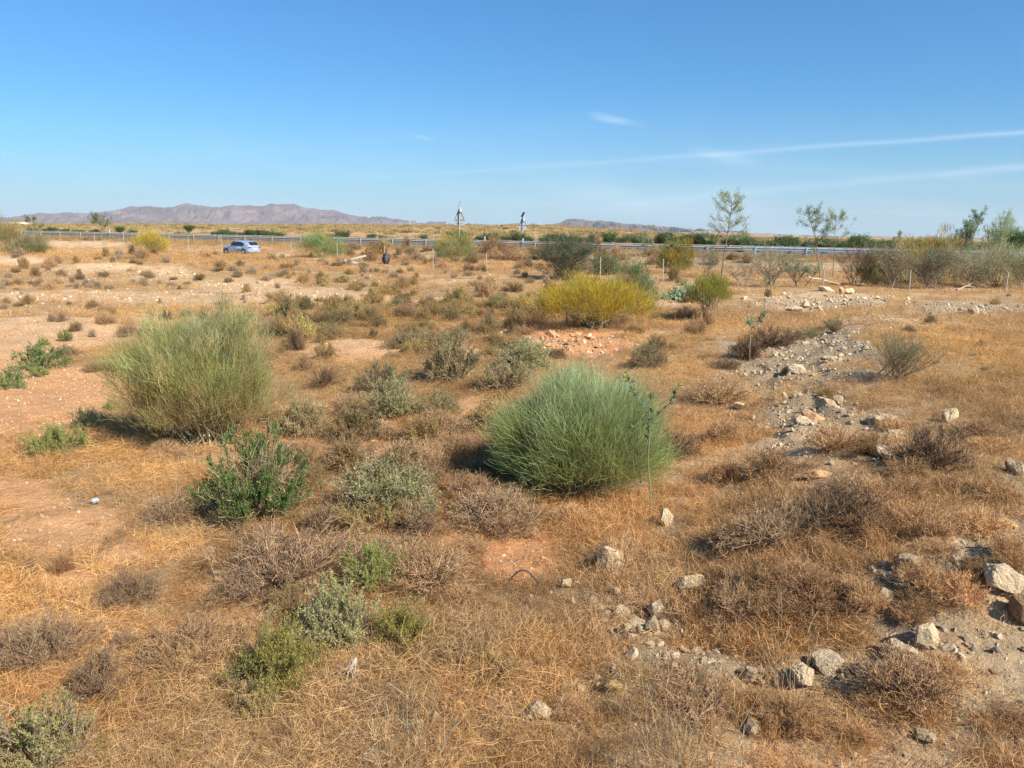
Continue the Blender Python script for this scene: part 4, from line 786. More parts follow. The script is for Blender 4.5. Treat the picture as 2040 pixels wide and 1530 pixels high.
def joined(tm, fm, name):
    """single mesh version for far small copies"""
    if fm is None: return tm
    import bmesh
    b = bmesh.new(); b.from_mesh(tm); n = len(b.faces); b.from_mesh(fm); b.faces.ensure_lookup_table()
    for f in b.faces[n:]: f.material_index = 1
    me = bpy.data.meshes.new(name); b.to_mesh(me); b.free(); me.materials.append(M_TWIG); me.materials.append(M_LEAF); return me
SH = {}
KN = dict(brown='dry_shrub', olive='olive_shrub', sage='sage_bush', lime='green_shrub', juniper='juniper_shrub', leafy='leafy_weed')
def build_shrubs():
    for k in ('brown', 'olive', 'sage', 'lime', 'juniper', 'leafy'):
        SH[k] = [shrubmesh(k, 200 + i * 7 + len(k), var=i % 5) for i in range(5 if k in ('brown', 'olive') else (2 if k in ('sage', 'lime') else 1))]
    L = [('juniper', 488, 1046, 222, 176, 'dark green knobbly juniper-like shrub with faded drooping lower twigs'),
        ('sage', 768, 1044, 176, 112, 'round grey-green sage bush between juniper-like shrub and green broom'), ('sage', 655, 1300, 140, 135, 'pale grey-green sage bush below the bright green shrub'), ('lime', 800, 1292, 104, 78, 'small yellow-green shrub right of the pale sage bush'),
        ('lime', 738, 1182, 100, 80, 'bright green small shrub above the pale sage bush'), ('lime', 530, 1400, 160, 130, 'loose yellow-green shrub near the bottom, left of the dead branch'), ('sage', 505, 1440, 80, 80, 'small pale green bush in front of the loose yellow-green shrub'),
        ('sage', 30, 1570, 190, 120, 'sage bush cut by the bottom left corner'), ('lime', 98, 908, 110, 66, 'bright green cushion shrub at the left under the red soil'), ('lime', 216, 812, 32, 24, 'tiny green tuft beside the foot of the olive broom'), ('sage', 172, 852, 76, 46, 'grey-green low shrub left of the olive broom'),
        ('leafy', 62, 742, 100, 58, 'broad-leaved green weed on red soil at the left'), ('leafy', 18, 778, 60, 56, 'broad-leaved green weed cut by the left edge'), ('lime', 70, 752, 46, 20, 'small olive tuft under the broad-leaved weed'), ('brown', 124, 718, 54, 34, 'grey dry shrub behind the broad-leaved weed'), ('brown', 182, 742, 46, 26, 'low grey dry shrub on red soil left of the olive broom'),
        ('lime', 83, 691, 24, 20, 'tiny green tuft on bare red soil, left one'), ('lime', 126, 681, 30, 26, 'tiny green tuft on bare red soil beside a white stone'), ('brown', 145, 663, 34, 20, 'tiny dark tuft on bare red soil'), ('brown', 55, 623, 6, 5, 'speck of dry shrub on bare soil at far left'),
        ('brown', 545, 1192, 250, 130, 'large grey-brown dry shrub below the juniper-like shrub'), ('brown', 985, 1062, 190, 88, 'grey dry shrub at the foot of the green broom, below left'), ('brown', 850, 1186, 210, 100, 'overhanging brown dry shrub right of the bright green shrub'), ('brown', 640, 1072, 130, 60, 'grey dry shrub right of the juniper-like shrub'), ('brown', 345, 1035, 120, 90, 'grey dry shrub left of the juniper-like shrub'),
        ('brown', 640, 776, 60, 52, 'dark brown round shrub right of the olive broom'), ('brown', 604, 742, 46, 50, 'brown shrub close behind the olive broom on its right'), ('olive', 750, 790, 116, 74, 'olive shrub with dark foot in the middle of the field'), ('sage', 776, 832, 110, 84, 'grey-green shrub in front of the dark-footed olive shrub'), ('brown', 690, 824, 66, 56, 'reddish brown shrub left of the grey-green middle shrub'), ('olive', 868, 828, 90, 64, 'olive shrub beside the pale stony patch'),
        ('olive', 896, 768, 160, 92, 'largest olive shrub of the middle field'), ('olive', 828, 694, 76, 62, 'olive shrub with dark right side at the edge of bare ground'), ('olive', 779, 698, 40, 28, 'small olive tuft left of the dark-sided olive shrub'), ('brown', 666, 666, 34, 24, 'dark small shrub on bare ground right of the olive broom top'), ('olive', 914, 686, 50, 40, 'grey-green shrub behind the largest olive shrub'), ('olive', 1000, 784, 120, 84, 'olive brown shrub left of the green broom'),
        ('sage', 1042, 742, 124, 68, 'grey-green shrub just behind the green broom'), ('brown', 1108, 716, 46, 44, 'dark grey tuft beside the pink rubble'), ('olive', 600, 872, 120, 84, 'olive brown shrub right of the olive broom foot'), ('brown', 590, 935, 110, 70, 'brown shrub above the juniper-like shrub, right side'), ('brown', 868, 866, 100, 60, 'brown shrub left of the green broom'), ('brown', 692, 932, 140, 66, 'wide brown shrub above the sage bush'),
        ('brown', 800, 962, 170, 76, 'wide grey-brown shrub between sage bush and green broom'), ('brown', 905, 905, 110, 76, 'brown shrub left of the shadow of the green broom'), ('olive', 1036, 1002, 124, 76, 'brown shrub with yellow-green tips under the green broom'), ('brown', 730, 1020, 90, 56, 'brown twigs left of the round sage bush'), ('brown', 930, 1000, 110, 66, 'dead brown shrub left of the yellow-tipped shrub'),
        ('brown', 1545, 700, 110, 54, 'dark grey dead shrub lying along the stony bank'), ('brown', 1492, 722, 90, 44, 'dark dead shrub behind the thin sapling'), ('olive', 1590, 680, 64, 28, 'low dark shrub at the top of the stony bank'), ('brown', 1452, 736, 66, 32, 'dark low shrub left of the thin sapling'), ('olive', 1300, 736, 74, 66, 'greenish brown tuft behind the green broom at right'), ('brown', 1308, 698, 44, 34, 'dark brown tuft right of the pink rubble'),
        ('olive', 1668, 660, 44, 32, 'dark green-brown tuft in far yellow grass'), ('brown', 1814, 664, 26, 18, 'small brown tuft alone in yellow grass'), ('brown', 1445, 802, 120, 60, 'brown shrub right of the green broom'), ('brown', 1880, 942, 190, 84, 'dark brown shrub patch at the right'), ('brown', 1745, 1000, 170, 66, 'brown shrub patch in the middle right'), ('brown', 1560, 1088, 170, 80, 'grey-brown shrub behind the pointed pale rock'),
        ('brown', 1700, 1060, 190, 96, 'dark matted shrub patch right of centre'), ('brown', 1350, 905, 110, 60, 'brown shrub touching the right side of the green broom'), ('brown', 170, 1410, 150, 96, 'dark grey dry shrub near the bottom left'), ('brown', 345, 1335, 210, 96, 'brown dry shrub with bent stems at the lower left'), ('brown', 60, 1340, 170, 110, 'grey-brown dry shrub at the left edge low down'), ('brown', 120, 1140, 50, 40, 'tawny tuft between red soil patches'),
        ('brown', 1395, 1440, 200, 70, 'brown dry shrub at the bottom right of centre'), ('brown', 1840, 1440, 260, 100, 'brown matted shrub in the bottom right'), ('brown', 1240, 1130, 140, 60, 'brown weed patch around the cream upright rock'), ('brown', 1480, 1240, 150, 80, 'brown weed patch right of the rubble cluster'), ('brown', 1640, 1240, 190, 90, 'rust brown weed patch in the right foreground')]
    cnt = {}
    for (k, px, py, wd, ht, lab) in L:
        p = at(px, min(py, 1640) + (8 if py > 800 else 0)); q = mpp(p); i = cnt.get(k, 0); cnt[k] = i + 1
        tm, fm = SH[k][i % len(SH[k])]; W = wd * q; Hh = ht * q
        Hh = max(min(Hh * 1.0, W * .8) * .95, W * .28)
        e_ = 1.2 if k in ('sage', 'lime') and py > 1000 else 1; W *= 1.2 * e_; Hh *= 1.12 * e_; r = empty(KN[k], (p[0], p[1] + W * .24, p[2]), random.uniform(0, 6.28), lab, 'shrub' if k != 'leafy' else 'weed', None, (W * 1.0, W * .9, Hh * 1.75))
        a = mobj('twigs', tm, r); 
        if fm:
            b = mobj('foliage', fm, r)
            if 'yellow-green' in lab or 'silvery' in lab: b.color = (1.3, 1.02, .95, 1)
            if 'corner' in lab: b.color = (.95, .88, .8, 1)
        if k == 'brown':
            if 'dark' in lab: a.color = (.58, .50, .45, 1)
            elif 'grey' in lab: a.color = (.82, .74, .66, 1)
            elif 'rust' in lab or 'tawny' in lab or 'reddish' in lab: a.color = (1.05, .80, .60, 1)
            else: a.color = (.92, .78, .64, 1)
        CLEAR.append((p[0], p[1] + W * .3, W * .25))
    # the many small field shrubs
    single = {k: [joined(a_, b_, 'small_' + k) for a_, b_ in SH[k]] for k in ('brown', 'olive', 'sage')}
    zones_ = [('small shrubs on the bare ground at left', 'small dry shrub scattered over the bare and stony ground at the left', (0, 560, 560, 680), 56, ('brown', 'brown', 'olive'), (14, 44)),
              ('dark shrub row at far left', 'dark low shrub in the long row across the far left', (0, 560, 250, 578), 18, ('brown',), (26, 44)),
              ('small shrubs in the middle field', 'small olive-brown shrub among the crowd in the middle field', (540, 560, 1060, 720), 210, ('olive', 'brown', 'olive', 'olive', 'sage'), (18, 54)),
              ('far shrubs by the road bank', 'far brown shrub in the scrub strip before the road bank', (0, 505, 1150, 560), 130, ('brown', 'olive', 'brown'), (12, 34)),
              ('shrubs around the yellow brooms', 'small brown shrub near the yellow brooms', (1060, 560, 1420, 700), 40, ('brown', 'olive'), (22, 56)),
              ('small shrubs in the right grass', 'small brown tuft in the golden grass at the right', (1420, 590, 2040, 800), 20, ('brown', 'olive'), (12, 34)),
              ('c', 'x', (560, 830, 1010, 1090), 30, ('brown', 'brown', 'olive'), (70, 150)),
              ('d', 'x', (200, 1060, 1050, 1500), 24, ('brown', 'brown', 'olive'), (60, 150)),
              ('rust', 'x', (1380, 870, 1960, 1260), 30, ('brown',), (60, 140)),
              ('bank', 'x', (640, 492, 1500, 530), 60, ('brown', 'olive', 'brown'), (16, 44)),
              ('small shrubs in the left foreground', 'small dry tuft among the matted straw of the foreground left', (0, 900, 700, 1450), 16, ('brown',), (40, 80)),
              ('small shrubs in the right foreground', 'small twiggy tuft among the brown weeds of the foreground right', (1100, 850, 2040, 1500), 40, ('brown',), (50, 120))]
    todo = []
    for grp, lab, (x0, y0, x1, y1), n, ks, (a, b) in zones_:
        for _ in range(n):
            for tr_ in range(12):
                px, py = rng.uniform(x0, x1), rng.uniform(y0, y1); p = at(px, py); z_ = zones(np.array([p[0]]), np.array([p[1]]))
                if z_[0][0] < .75 or grp == 'bank' or 'bare' in grp and rng.uniform() < .35:
                    if all(np.hypot(p[0] - c[0], p[1] - c[1]) > c[2] * 1.2 for c in CLEAR[:8]): break
            k = ks[rng.integers(0, len(ks))]; q = mpp(p); wpx = rng.uniform(a, b) * (.85 + .6 * rng.uniform() ** 2) * (np.clip((py - 470) / 170, .45, 1) if y0 > 530 else 1)
            W = wpx * q; hh = W * (rng.uniform(.9, 1.6) if p[1] > 12 else rng.uniform(.55, 1.05)); v = rng.uniform(.8, 1.25)
            c = (v * 1.12, v * .95, v * .76) if rng.uniform() < .65 else (v * .86, v * .77, v * .70)
            if px > 1350 and py > 780: c = (v * 1.3, v * 1.06, v * .78)
            todo.append((wpx, k, p, W, hh, c, rng.uniform(.8, 1.1), rng.uniform(0, 6.28), int(rng.integers(0, len(single[k]))), a, b))
    todo.sort(key=lambda t_: -t_[0]); cnt_ = {}; rest = []
    for t_ in todo:
        wpx, k, p, W, hh, c, sy, rz, mi, a, b = t_; cnt_[k] = cnt_.get(k, 0) + 1
        if k == 'brown' and cnt_[k] > 225: rest.append(t_); continue
        o = mobj(KN[k], single[k][mi]); o.location = p; o.scale = (W, W * sy, hh); o.rotation_euler = (0, 0, rz); o.color = (*c, 1)
        cn_ = {'brown': 'reddish brown' if c[0] > c[2] * 1.2 else 'grey-brown', 'olive': 'olive', 'sage': 'grey-green'}[k]; rr_ = hh / W
        cn_ = ('low ' if rr_ < .75 else ('upright ' if rr_ > 1.35 else '')) + cn_
        lb, gr = place_label(cn_, 'shrub', 'dry shrubs', p, wpx, (26, 60)); tag(o, lb, 'shrub', gr)
    if rest:
        coll = protocol('scrub_clump', single['brown']); n = len(rest)
        tag(instancer('scrub', np.array([t_[2] for t_ in rest]), np.c_[np.zeros((n, 2)), [t_[7] for t_ in rest]], np.array([(t_[3], t_[3] * t_[6], t_[4]) for t_ in rest]), np.ones((n, 3)), [t_[8] for t_ in rest], coll), 'tiny brown scrub dotted over the far field', kind='stuff')
# ------------------------------------------------------------------ trees
def sapling(Hh, Wd, seed, lean=(0, 0), fork=.35, nb=16, leafn=900, leafL=.11, cols=((.33, .38, .20), (.38, .41, .24), (.27, .32, .16)), thick=.045, upright=.5, droop=-.35, clump=True, trunks=1, bark=(.24, .18, .13), zstart=.35):
    global rng
    kp = rng; rng = np.random.default_rng(seed); T = Geo(); trunk = []
    for tk in range(trunks):
        K = 9; t = np.linspace(0, 1, K); off = rng.normal(size=2) * .12 * (trunks > 1); sp = rng.normal(size=2) * .22 * Wd * (trunks > 1)
        hk = Hh * (1 if tk == 0 else rng.uniform(.7, .95))
        P = np.c_[off[0] + lean[0] * t ** 1.3 + sp[0] * t + np.cumsum(rng.normal(0, .035, K)) * t, off[1] + lean[1] * t + sp[1] * t + np.cumsum(rng.normal(0, .03, K)) * t, hk * t * .93 - .05]
        trunk.append(P)
    P = np.array(trunk); tubes(T, P, np.linspace(1, .22, 9)[None] * np.full((trunks, 1), thick), vcol(bark, trunks, .1), 7)
    n = int(nb * (1.5 if trunks == 1 else 1)) * trunks; i = rng.integers(0, trunks, n); tt = zstart + (1 - zstart) * rng.uniform(0, 1, n) ** .85; p, d = along(P, i, tt); a = rng.uniform(0, 6.28, n)
    D = norm(np.c_[np.cos(a), np.sin(a), np.full(n, upright)] + rng.normal(size=(n, 3)) * .15); L = Wd * .78 * rng.uniform(.5, 1.15, n) * (1.15 - .72 * (tt - zstart) / (1 - zstart))
    B = grow(p, D, L, 6, .4, .45); tubes(T, B, np.linspace(1, .3, 6)[None] * (thick * .34 * rng.uniform(.7, 1.2, n))[:, None], vcol(bark, n, .15), 5)
    m = n * 5; j = rng.integers(0, n, m); p, d = along(B, j, rng.uniform(.3, 1, m)); Tw = grow(p, norm(d + rng.normal(size=(m, 3)) * .55 + np.array([0, 0, .25])), rng.uniform(.12, .34, m) * Wd * .45, 5, .5, .1); tubes(T, Tw, np.linspace(1, .4, 5)[None] * np.full((m, 1), thick * .11), vcol(bark, m, .15), 3)
    tm = T.mesh('sapling_trunk_mesh', M_WOOD); fm = None
    if leafn:
        G = Geo(); leafn = int(leafn * 4.2); leafL = leafL * .85; w_ = rng.uniform(0, 1, m) ** (.8 if clump else .4) + .03; j = rng.choice(m, leafn, p=w_ / w_.sum()); p, d = along(Tw, j, rng.uniform(.25, 1, leafn)); p = p + rng.normal(size=(leafn, 3)) * .055 * Wd * .5
        leaves(G, p, norm(d * .5 + rng.normal(size=(leafn, 3)) * .6 + np.array([0, 0, droop])), leafL * rng.uniform(.6, 1.3, leafn), leafL * .27 * rng.uniform(.7, 1.3, leafn), pick(list(cols), leafn, None, .15))
        fm = G.mesh('sapling_crown_mesh', M_LEAF)
    rng = kp; return tm, fm
def build_trees():
    # px, base py, Y, height px, width px, lean px, kwargs, name, label
    TR = [(1438, 534, 48, 150, 88, 18, dict(seed=301, nb=22, leafn=1250, thick=.055), 'sapling_tree', 'tallest sparse tree with forked trunk and open crown left of the blue rail'),
        (1636, 536, 47, 118, 84, -42, dict(seed=302, nb=16, leafn=780, thick=.04, cols=((.27, .31, .16), (.31, .34, .20))), 'sapling_tree', 'leaning sapling with pale trunk bent to the left before the blue rail'),
        (1660, 536, 50, 116, 62, -2, dict(seed=303, nb=15, leafn=560, thick=.03, zstart=.5), 'sapling_tree', 'thin upright sapling right of the leaning one'),
        (1286, 528, 50, 78, 42, 4, dict(seed=304, nb=14, leafn=420, thick=.03), 'sapling_tree', 'small sapling left of the yellowish olive broom'),
        (1325, 525, 50, 62, 26, 6, dict(seed=318, nb=12, leafn=380, thick=.03), 'sapling_tree', 'small leafy sapling beside the yellowish olive broom'),
        (1908, 556, 46, 132, 62, 4, dict(seed=305, nb=22, leafn=1300, thick=.03, trunks=3, upright=1.6, droop=.5, cols=((.28, .36, .18), (.32, .38, .21)), clump=False), 'willowy_tree', 'tall green willowy clump, left one of the pair on the right'),
        (1972, 556, 47, 130, 66, 6, dict(seed=306, nb=22, leafn=1300, thick=.03, trunks=4, upright=1.6, droop=.5, cols=((.28, .36, .18), (.32, .38, .21)), clump=False), 'willowy_tree', 'tall green willowy clump, right one of the pair on the right'),
        (1796, 548, 46, 88, 40, -8, dict(seed=307, nb=12, leafn=320, thick=.03), 'sapling_tree', 'spindly pale sapling at the left of the right thicket'),
        (1890, 552, 48, 90, 22, 0, dict(seed=308, nb=9, leafn=150, thick=.02), 'sapling_tree', 'thin dark sapling left of the willowy pair'),
        (70, 478, 96, 46, 34, -3, dict(seed=309, nb=14, leafn=500, thick=.05, leafL=.16, cols=((.26, .31, .12), (.30, .33, .14))), 'sapling_tree', 'small pale green sapling by the rail near the left edge'),
        (202, 472, 95, 40, 44, 0, dict(seed=310, nb=16, leafn=650, thick=.05, leafL=.16, cols=((.27, .30, .12), (.32, .33, .15))), 'sapling_tree', 'small yellow-green sapling poking over the rail at left'),
        (1530, 578, 38, 78, 110, 6, dict(seed=311, nb=26, leafn=240, thick=.03, trunks=4, upright=.6, bark=(.30, .23, .16), zstart=.15), 'bare_shrub', 'half-dead twiggy shrub with few leaves below the leaning sapling'),
        (1480, 575, 40, 56, 70, -4, dict(seed=312, nb=22, leafn=60, thick=.025, trunks=3, upright=.6, bark=(.32, .26, .19), zstart=.15), 'bare_shrub', 'bare grey shrub below the tallest sparse tree'),
        (1590, 580, 37, 50, 64, 0, dict(seed=313, nb=20, leafn=560, thick=.025, trunks=3, upright=.8, cols=((.17, .25, .15), (.22, .30, .18)), zstart=.2, leafL=.09), 'leafy_shrub', 'bluish green leafy shrub at the foot of the leaning sapling'),
        (1700, 566, 41, 62, 84, 0, dict(seed=314, nb=34, leafn=1500, thick=.022, trunks=5, upright=.8, cols=((.32, .18, .11), (.27, .17, .10)), zstart=.1, leafL=.06, bark=(.28, .19, .13)), 'rusty_shrub', 'rusty brown dry shrub left of the right thicket'),
        (1935, 574, 41, 76, 110, 0, dict(seed=315, nb=34, leafn=700, thick=.03, trunks=5, upright=.5, bark=(.33, .26, .19), zstart=.1), 'bare_shrub', 'tangle of bare grey branches in front of the willowy pair'),
        (2030, 576, 41, 78, 90, 0, dict(seed=316, nb=32, leafn=900, thick=.03, trunks=5, upright=.6, bark=(.30, .24, .18), zstart=.1), 'bare_shrub', 'branchy shrub cut by the right edge'),
        (1770, 570, 40, 82, 90, -4, dict(seed=317, nb=32, leafn=1100, thick=.03, trunks=5, upright=.6, bark=(.24, .18, .14), zstart=.1, cols=((.28, .28, .13), (.33, .31, .16))), 'thicket_shrub', 'dark twiggy shrub at the left of the right thicket'),
        (1850, 574, 40, 66, 100, 0, dict(seed=319, nb=32, leafn=1500, thick=.03, trunks=5, upright=.6, bark=(.20, .16, .14), zstart=.1, cols=((.23, .24, .12), (.28, .28, .14))), 'thicket_shrub', 'low dark shrub at the foot of the right thicket'),
        (1402, 545, 46, 50, 60, 0, dict(seed=320, nb=22, leafn=420, thick=.025, trunks=3, upright=.7, cols=((.18, .25, .15), (.24, .29, .17)), zstart=.2, leafL=.09), 'leafy_shrub', 'grey-green leafy shrub left of the tallest sparse tree')]
    for (px, py, Y, ht, wd, ln, kw, nm, lab) in TR:
        p = at(px, py, Y); q = mpp(p); kw = dict(kw); seed = kw.pop('seed')
        base_dz = (py - proj(np.array([p[0]]), np.array([p[1]]), np.array([p[2]]))[1][0])
        tm, fm = sapling((ht - base_dz) * q, wd * q, seed, (ln * q, 0), **kw)
        put2(nm, p, 0, tm, fm, lab, 'tree' if 'tree' in nm else 'shrub', None, 1, ('trunk', 'crown') if 'tree' in nm else ('branches', 'foliage'))
    # dark round bush
    p = at(1124, 550, 41); q = mpp(p)
    tm, fm = sapling(74 * q, 110 * q, 330, (0, 0), nb=60, leafn=9000, leafL=.075, trunks=4, thick=.03, zstart=.04, upright=.35, clump=False, cols=((.10, .14, .07), (.13, .17, .09), (.17, .20, .12)), droop=0)
    put2('evergreen_bush', p, 0, tm, fm, 'dark green round evergreen bush before the guard rail, right of the solar signs', 'bush', None, 1, ('branches', 'foliage'))
    # oleander hedge on the median
    G = []
    for i in range(4): G.append(sapling(1.4, 2.3, 340 + i, (0, 0), nb=44, leafn=1500, leafL=.17, trunks=5, thick=.02, zstart=.05, upright=.9, clump=False, droop=.35, cols=((.075, .14, .045), (.10, .17, .055), (.13, .20, .07))))
    FL = []
    for i in range(2):
        g = Geo(); n = 240; c = np.c_[rng.normal(size=(n, 2)) * .55, rng.uniform(.75, 1.3, n)]; leaves(g, c, rng.normal(size=(n, 3)), .09, .09, pick([(.75, .66, .60), (.70, .45, .42), (.8, .75, .65)], n)); FL.append(g.mesh('oleander_flower_mesh', M_LEAF))
    runs = [(1660, 2040, 1.0), (1120, 1660, 1.0), (1020, 1120, .9), (890, 1015, .9), (725, 775, .7), (650, 690, .85), (420, 560, .8), (280, 390, .45), (240, 275, .6), (120, 190, .6), (55, 110, .7)]
    def hedge_label(b2, s_):
        l_, g_ = place_label(('dark ' if s_ < .85 else 'bright ') + 'green', 'hedge oleander', 'hedge oleanders', (b2[0], b2[1], 1.4), 10 * s_, (8, 9.6)); return l_, g_
    k = 0
    for (x0, x1, sc_) in runs:
        # walk along the median line s = 13
        def pt(pxx):
            a_ = ray(pxx, 470); uu = a_[0] / a_[1]; base = RP + RN * 13.0
            # X = uu*Y
            tt = (uu * base[1] - base[0]) / (RD[0] - uu * RD[1]); return base + RD * tt, tt
        (pa, ta), (pb, tb) = pt(x0), pt(x1); n = max(1, int(abs(ta - tb) / 1.5))
        for j in range(n):
            tt = ta + (tb - ta) * (j + .5) / n; b2 = RP + RN * (13 + rng.uniform(-.5, .5)) + RD * tt
            tm, fm = G[k % 4]; s_ = sc_ * rng.uniform(.62, 1.0); k += 1
            where = 'at the far left' if x1 < 400 else ('behind the car' if x1 < 600 else ('left of centre' if x1 < 800 else ('between the two solar signs' if x1 < 1130 else ('right of the solar signs' if x1 < 1700 else 'behind the blue rail'))))
            r = put2('oleander_bush', (b2[0], b2[1], ROADZ), rng.uniform(0, 6.28), tm, fm, *hedge_label(b2, s_)[:1], 'bush', hedge_label(b2, s_)[1], s_, ('branches', 'foliage'))
            if rng.uniform() < .35: mobj('flowers', FL[k % 2], r)
    # bushes dotted over the plain
    dots = [(376, 455, 150, 20, 'dark round bush on the plain above the rail at left'), (237, 455, 150, 18, 'low dark bush on the plain left of the dark round one'), (1000, 450, 230, 5, 'tiny dark pointed shrub on the skyline between the solar signs'), (845, 462, 120, 14, 'dark shrub behind the rail left of the nearer solar sign'), (1560, 478, 92, 34, 'olive bush on the verge behind the leaning sapling'), (2010, 474, 90, 60, 'olive bush beyond the road near the right edge')]
    for (px, py, Y, wd, lab) in dots:
        p = at(px, py, Y); q = mpp(p); tm, fm = G[k % 4]; k += 1; s_ = wd * q / 2.3
        put2('round_bush', p, .5, tm, fm, lab, 'bush', None, s_, ('branches', 'foliage'))
def build_special():
    # tree tobacco in front of the green broom
    global rng
    g = Geo(); f = Geo(); y = Geo(); p = at(1297, 1026); q = mpp(p)
    def tp(px, py, dy=0): d = ray(px, py); Y = p[1] + dy; P = EYE + d * (Y / d[1]); return P - p
    A = np.array([tp(*v) for v in [(1297, 1026), (1296, 985), (1292, 940), (1291, 905), (1294, 868), (1295, 840), (1293, 815), (1297, 790)]])
    B = np.array([tp(*v) for v in [(1294, 848), (1303, 832), (1318, 818), (1332, 806), (1340, 794), (1346, 780), (1349, 772), (1352, 766)]])
    C = np.array([tp(*v) for v in [(1294, 842), (1288, 822), (1280, 806), (1270, 792), (1262, 778), (1256, 766), (1252, 756), (1249, 748)]])
    D = np.array([tp(*v, .05) for v in [(1276, 962), (1274, 935), (1272, 900), (1272, 880), (1271, 862), (1268, 852), (1262, 848), (1258, 846)]])
    tubes(g, np.array([A, B, C, D]), np.linspace(1, .45, 8)[None] * np.array([[.0085], [.005], [.0045], [.004]]), [(.42, .45, .24), (.30, .36, .18), (.30, .36, .18), (.42, .40, .20)], 6)
    for br, t0, n, c in ((A, .45, 34, 0), (B, .0, 40, 1), (C, .3, 30, 1), (D, .8, 4, 0)):
        P, dd = along(br[None], np.zeros(n, int), rng.uniform(t0, 1, n)); leaves(f, P, norm(rng.normal(size=(n, 3)) + dd * .4 + np.array([0, 0, -.25])), rng.uniform(.025, .075, n), rng.uniform(.012, .030, n), pick([(.20, .29, .20), (.16, .25, .15), (.26, .33, .22)], n))
    for e in (B[-1], C[-1], B[-3], C[-2], A[-1]):
        n = 16; leaves(y, e + rng.normal(size=(n, 3)) * .014, norm(rng.normal(size=(n, 3)) + np.array([0, 0, .5])), .034, .010, pick([(.66, .55, .05), (.55, .52, .08)], n))
    r = empty('tobacco_plant', p, 0, 'tall thin tobacco plant with yellow flowers in front of the green broom', 'plant'); mobj('stem', g.mesh('tobacco_stem', M_LEAF), r); mobj('leaves', f.mesh('tobacco_leaf', M_LEAF), r); mobj('flowers', y.mesh('tobacco_flower', M_LEAF), r)
    # thin young tree at the stony bank
    p = at(1493, 722); q = mpp(p); tm, fm = sapling(92 * q, 62 * q, 360, (2 * q, 0), nb=7, leafn=170, leafL=.05, thick=.014, zstart=.72, upright=.5, cols=((.24, .30, .15), (.29, .34, .19)), droop=-.2, bark=(.42, .33, .22)); put2('young_tree', p, 0, tm, fm, 'thin knee-high sapling with pale stem on the stony bank', 'tree', None, 1, ('trunk', 'crown'))
    p = at(1523, 615); q = mpp(p); tm, fm = sapling(62 * q, 34 * q, 361, (4 * q, 0), nb=8, leafn=110, leafL=.05, thick=.012, zstart=.55, cols=((.22, .27, .15), (.30, .30, .18))); put2('young_tree', p, 0, tm, fm, 'small slender sapling right of the narrow yellow broom', 'tree', None, 1, ('trunk', 'crown'))
    # prickly pear patch
    p = at(1360, 600); q = mpp(p); g = Geo(); n = 420
    X = np.r_[rng.normal(-8, 20, 260), rng.normal(12, 14, 160)] * q; Z = np.abs(np.r_[rng.normal(6, 5, 260), rng.normal(18, 7, 160)]) * q
    C_ = np.c_[X, rng.normal(0, .35, n), Z]; leaves(g, C_, norm(rng.normal(size=(n, 3)) * .55 + np.array([0, 0, 1])), .16 * rng.uniform(.7, 1.2, n), .10 * rng.uniform(.8, 1.2, n), pick([(.50, .58, .36), (.36, .47, .22), (.22, .34, .14), (.62, .66, .48)], n, [.3, .3, .25, .15], .1))
    me = g.mesh('pear_pad_mesh', M_LEAF); st = Geo(); m = 26; S = np.c_[rng.normal(0, 16, m) * q, rng.normal(0, .2, m), np.full(m, -.03)]; tubes(st, grow(S, norm(rng.normal(size=(m, 3)) * .5 + np.array([0, 0, 1])), rng.uniform(.15, .4, m), 4, .4), np.full((m, 4), .02), vcol((.24, .27, .13), m), 5)
    put2('prickly_pear', p + np.array([0, .3, 0]), 0, st.mesh('pear_stem_mesh', M_WOOD), me, 'pale green spreading prickly pear between the two yellow brooms', 'cactus', None, 1, ('stems', 'pads'))
    # twiggy shrub with green tips at right
    p = at(1800, 765); q = mpp(p); tm, fm = sapling(84 * q, 120 * q, 365, (6 * q, 0), nb=40, leafn=500, leafL=.03, thick=.008, trunks=7, zstart=.1, upright=.9, clump=True, cols=((.22, .27, .13), (.28, .30, .15)), droop=.4, bark=(.25, .18, .11)); put2('twiggy_shrub', p + np.array([0, .2, 0]), 0, tm, fm, 'twiggy brown shrub with green tips and dark shadow in the golden grass', 'shrub', None, 1, ('branches', 'foliage'))
    # bleached dead branch
    p = at(692, 1372); q = mpp(p); g = Geo()
    def tq(px, py, dy): d = ray(px, py); Y = p[1] + dy; return EYE + d * (Y / d[1]) - p
    root = tq(709, 1312, .10); E = [tq(678, 1372, -.05), tq(690, 1380, 0), tq(684, 1360, .06), tq(697, 1368, -.04), tq(672, 1350, .05), tq(702, 1352, 0)]
    P = np.array([[root * (1 - t) + e * t + rng.normal(size=3) * .008 * (0 < t < 1) for t in np.linspace(0, 1, 7)] for e in E]); P[..., 2] = np.maximum(P[..., 2], .04); tubes(g, P, np.linspace(1, .3, 7)[None] * np.full((6, 1), .008), vcol((.36, .30, .24), 6), 5)
    Q_, dd = along(P, rng.integers(0, 6, 22), rng.uniform(.2, .9, 22)); tubes(g, grow(Q_, norm(dd + rng.normal(size=(22, 3)) * .5), rng.uniform(.04, .10, 22), 4, .6), np.full((22, 4), .0025), vcol((.38, .32, .26), 22), 3)
    o = mobj('dead_branch', g.mesh('dead_branch', M_WOOD)); o.location = p; tag(o, 'bleached grey dead branch lying below the pale sage bush', 'branch')
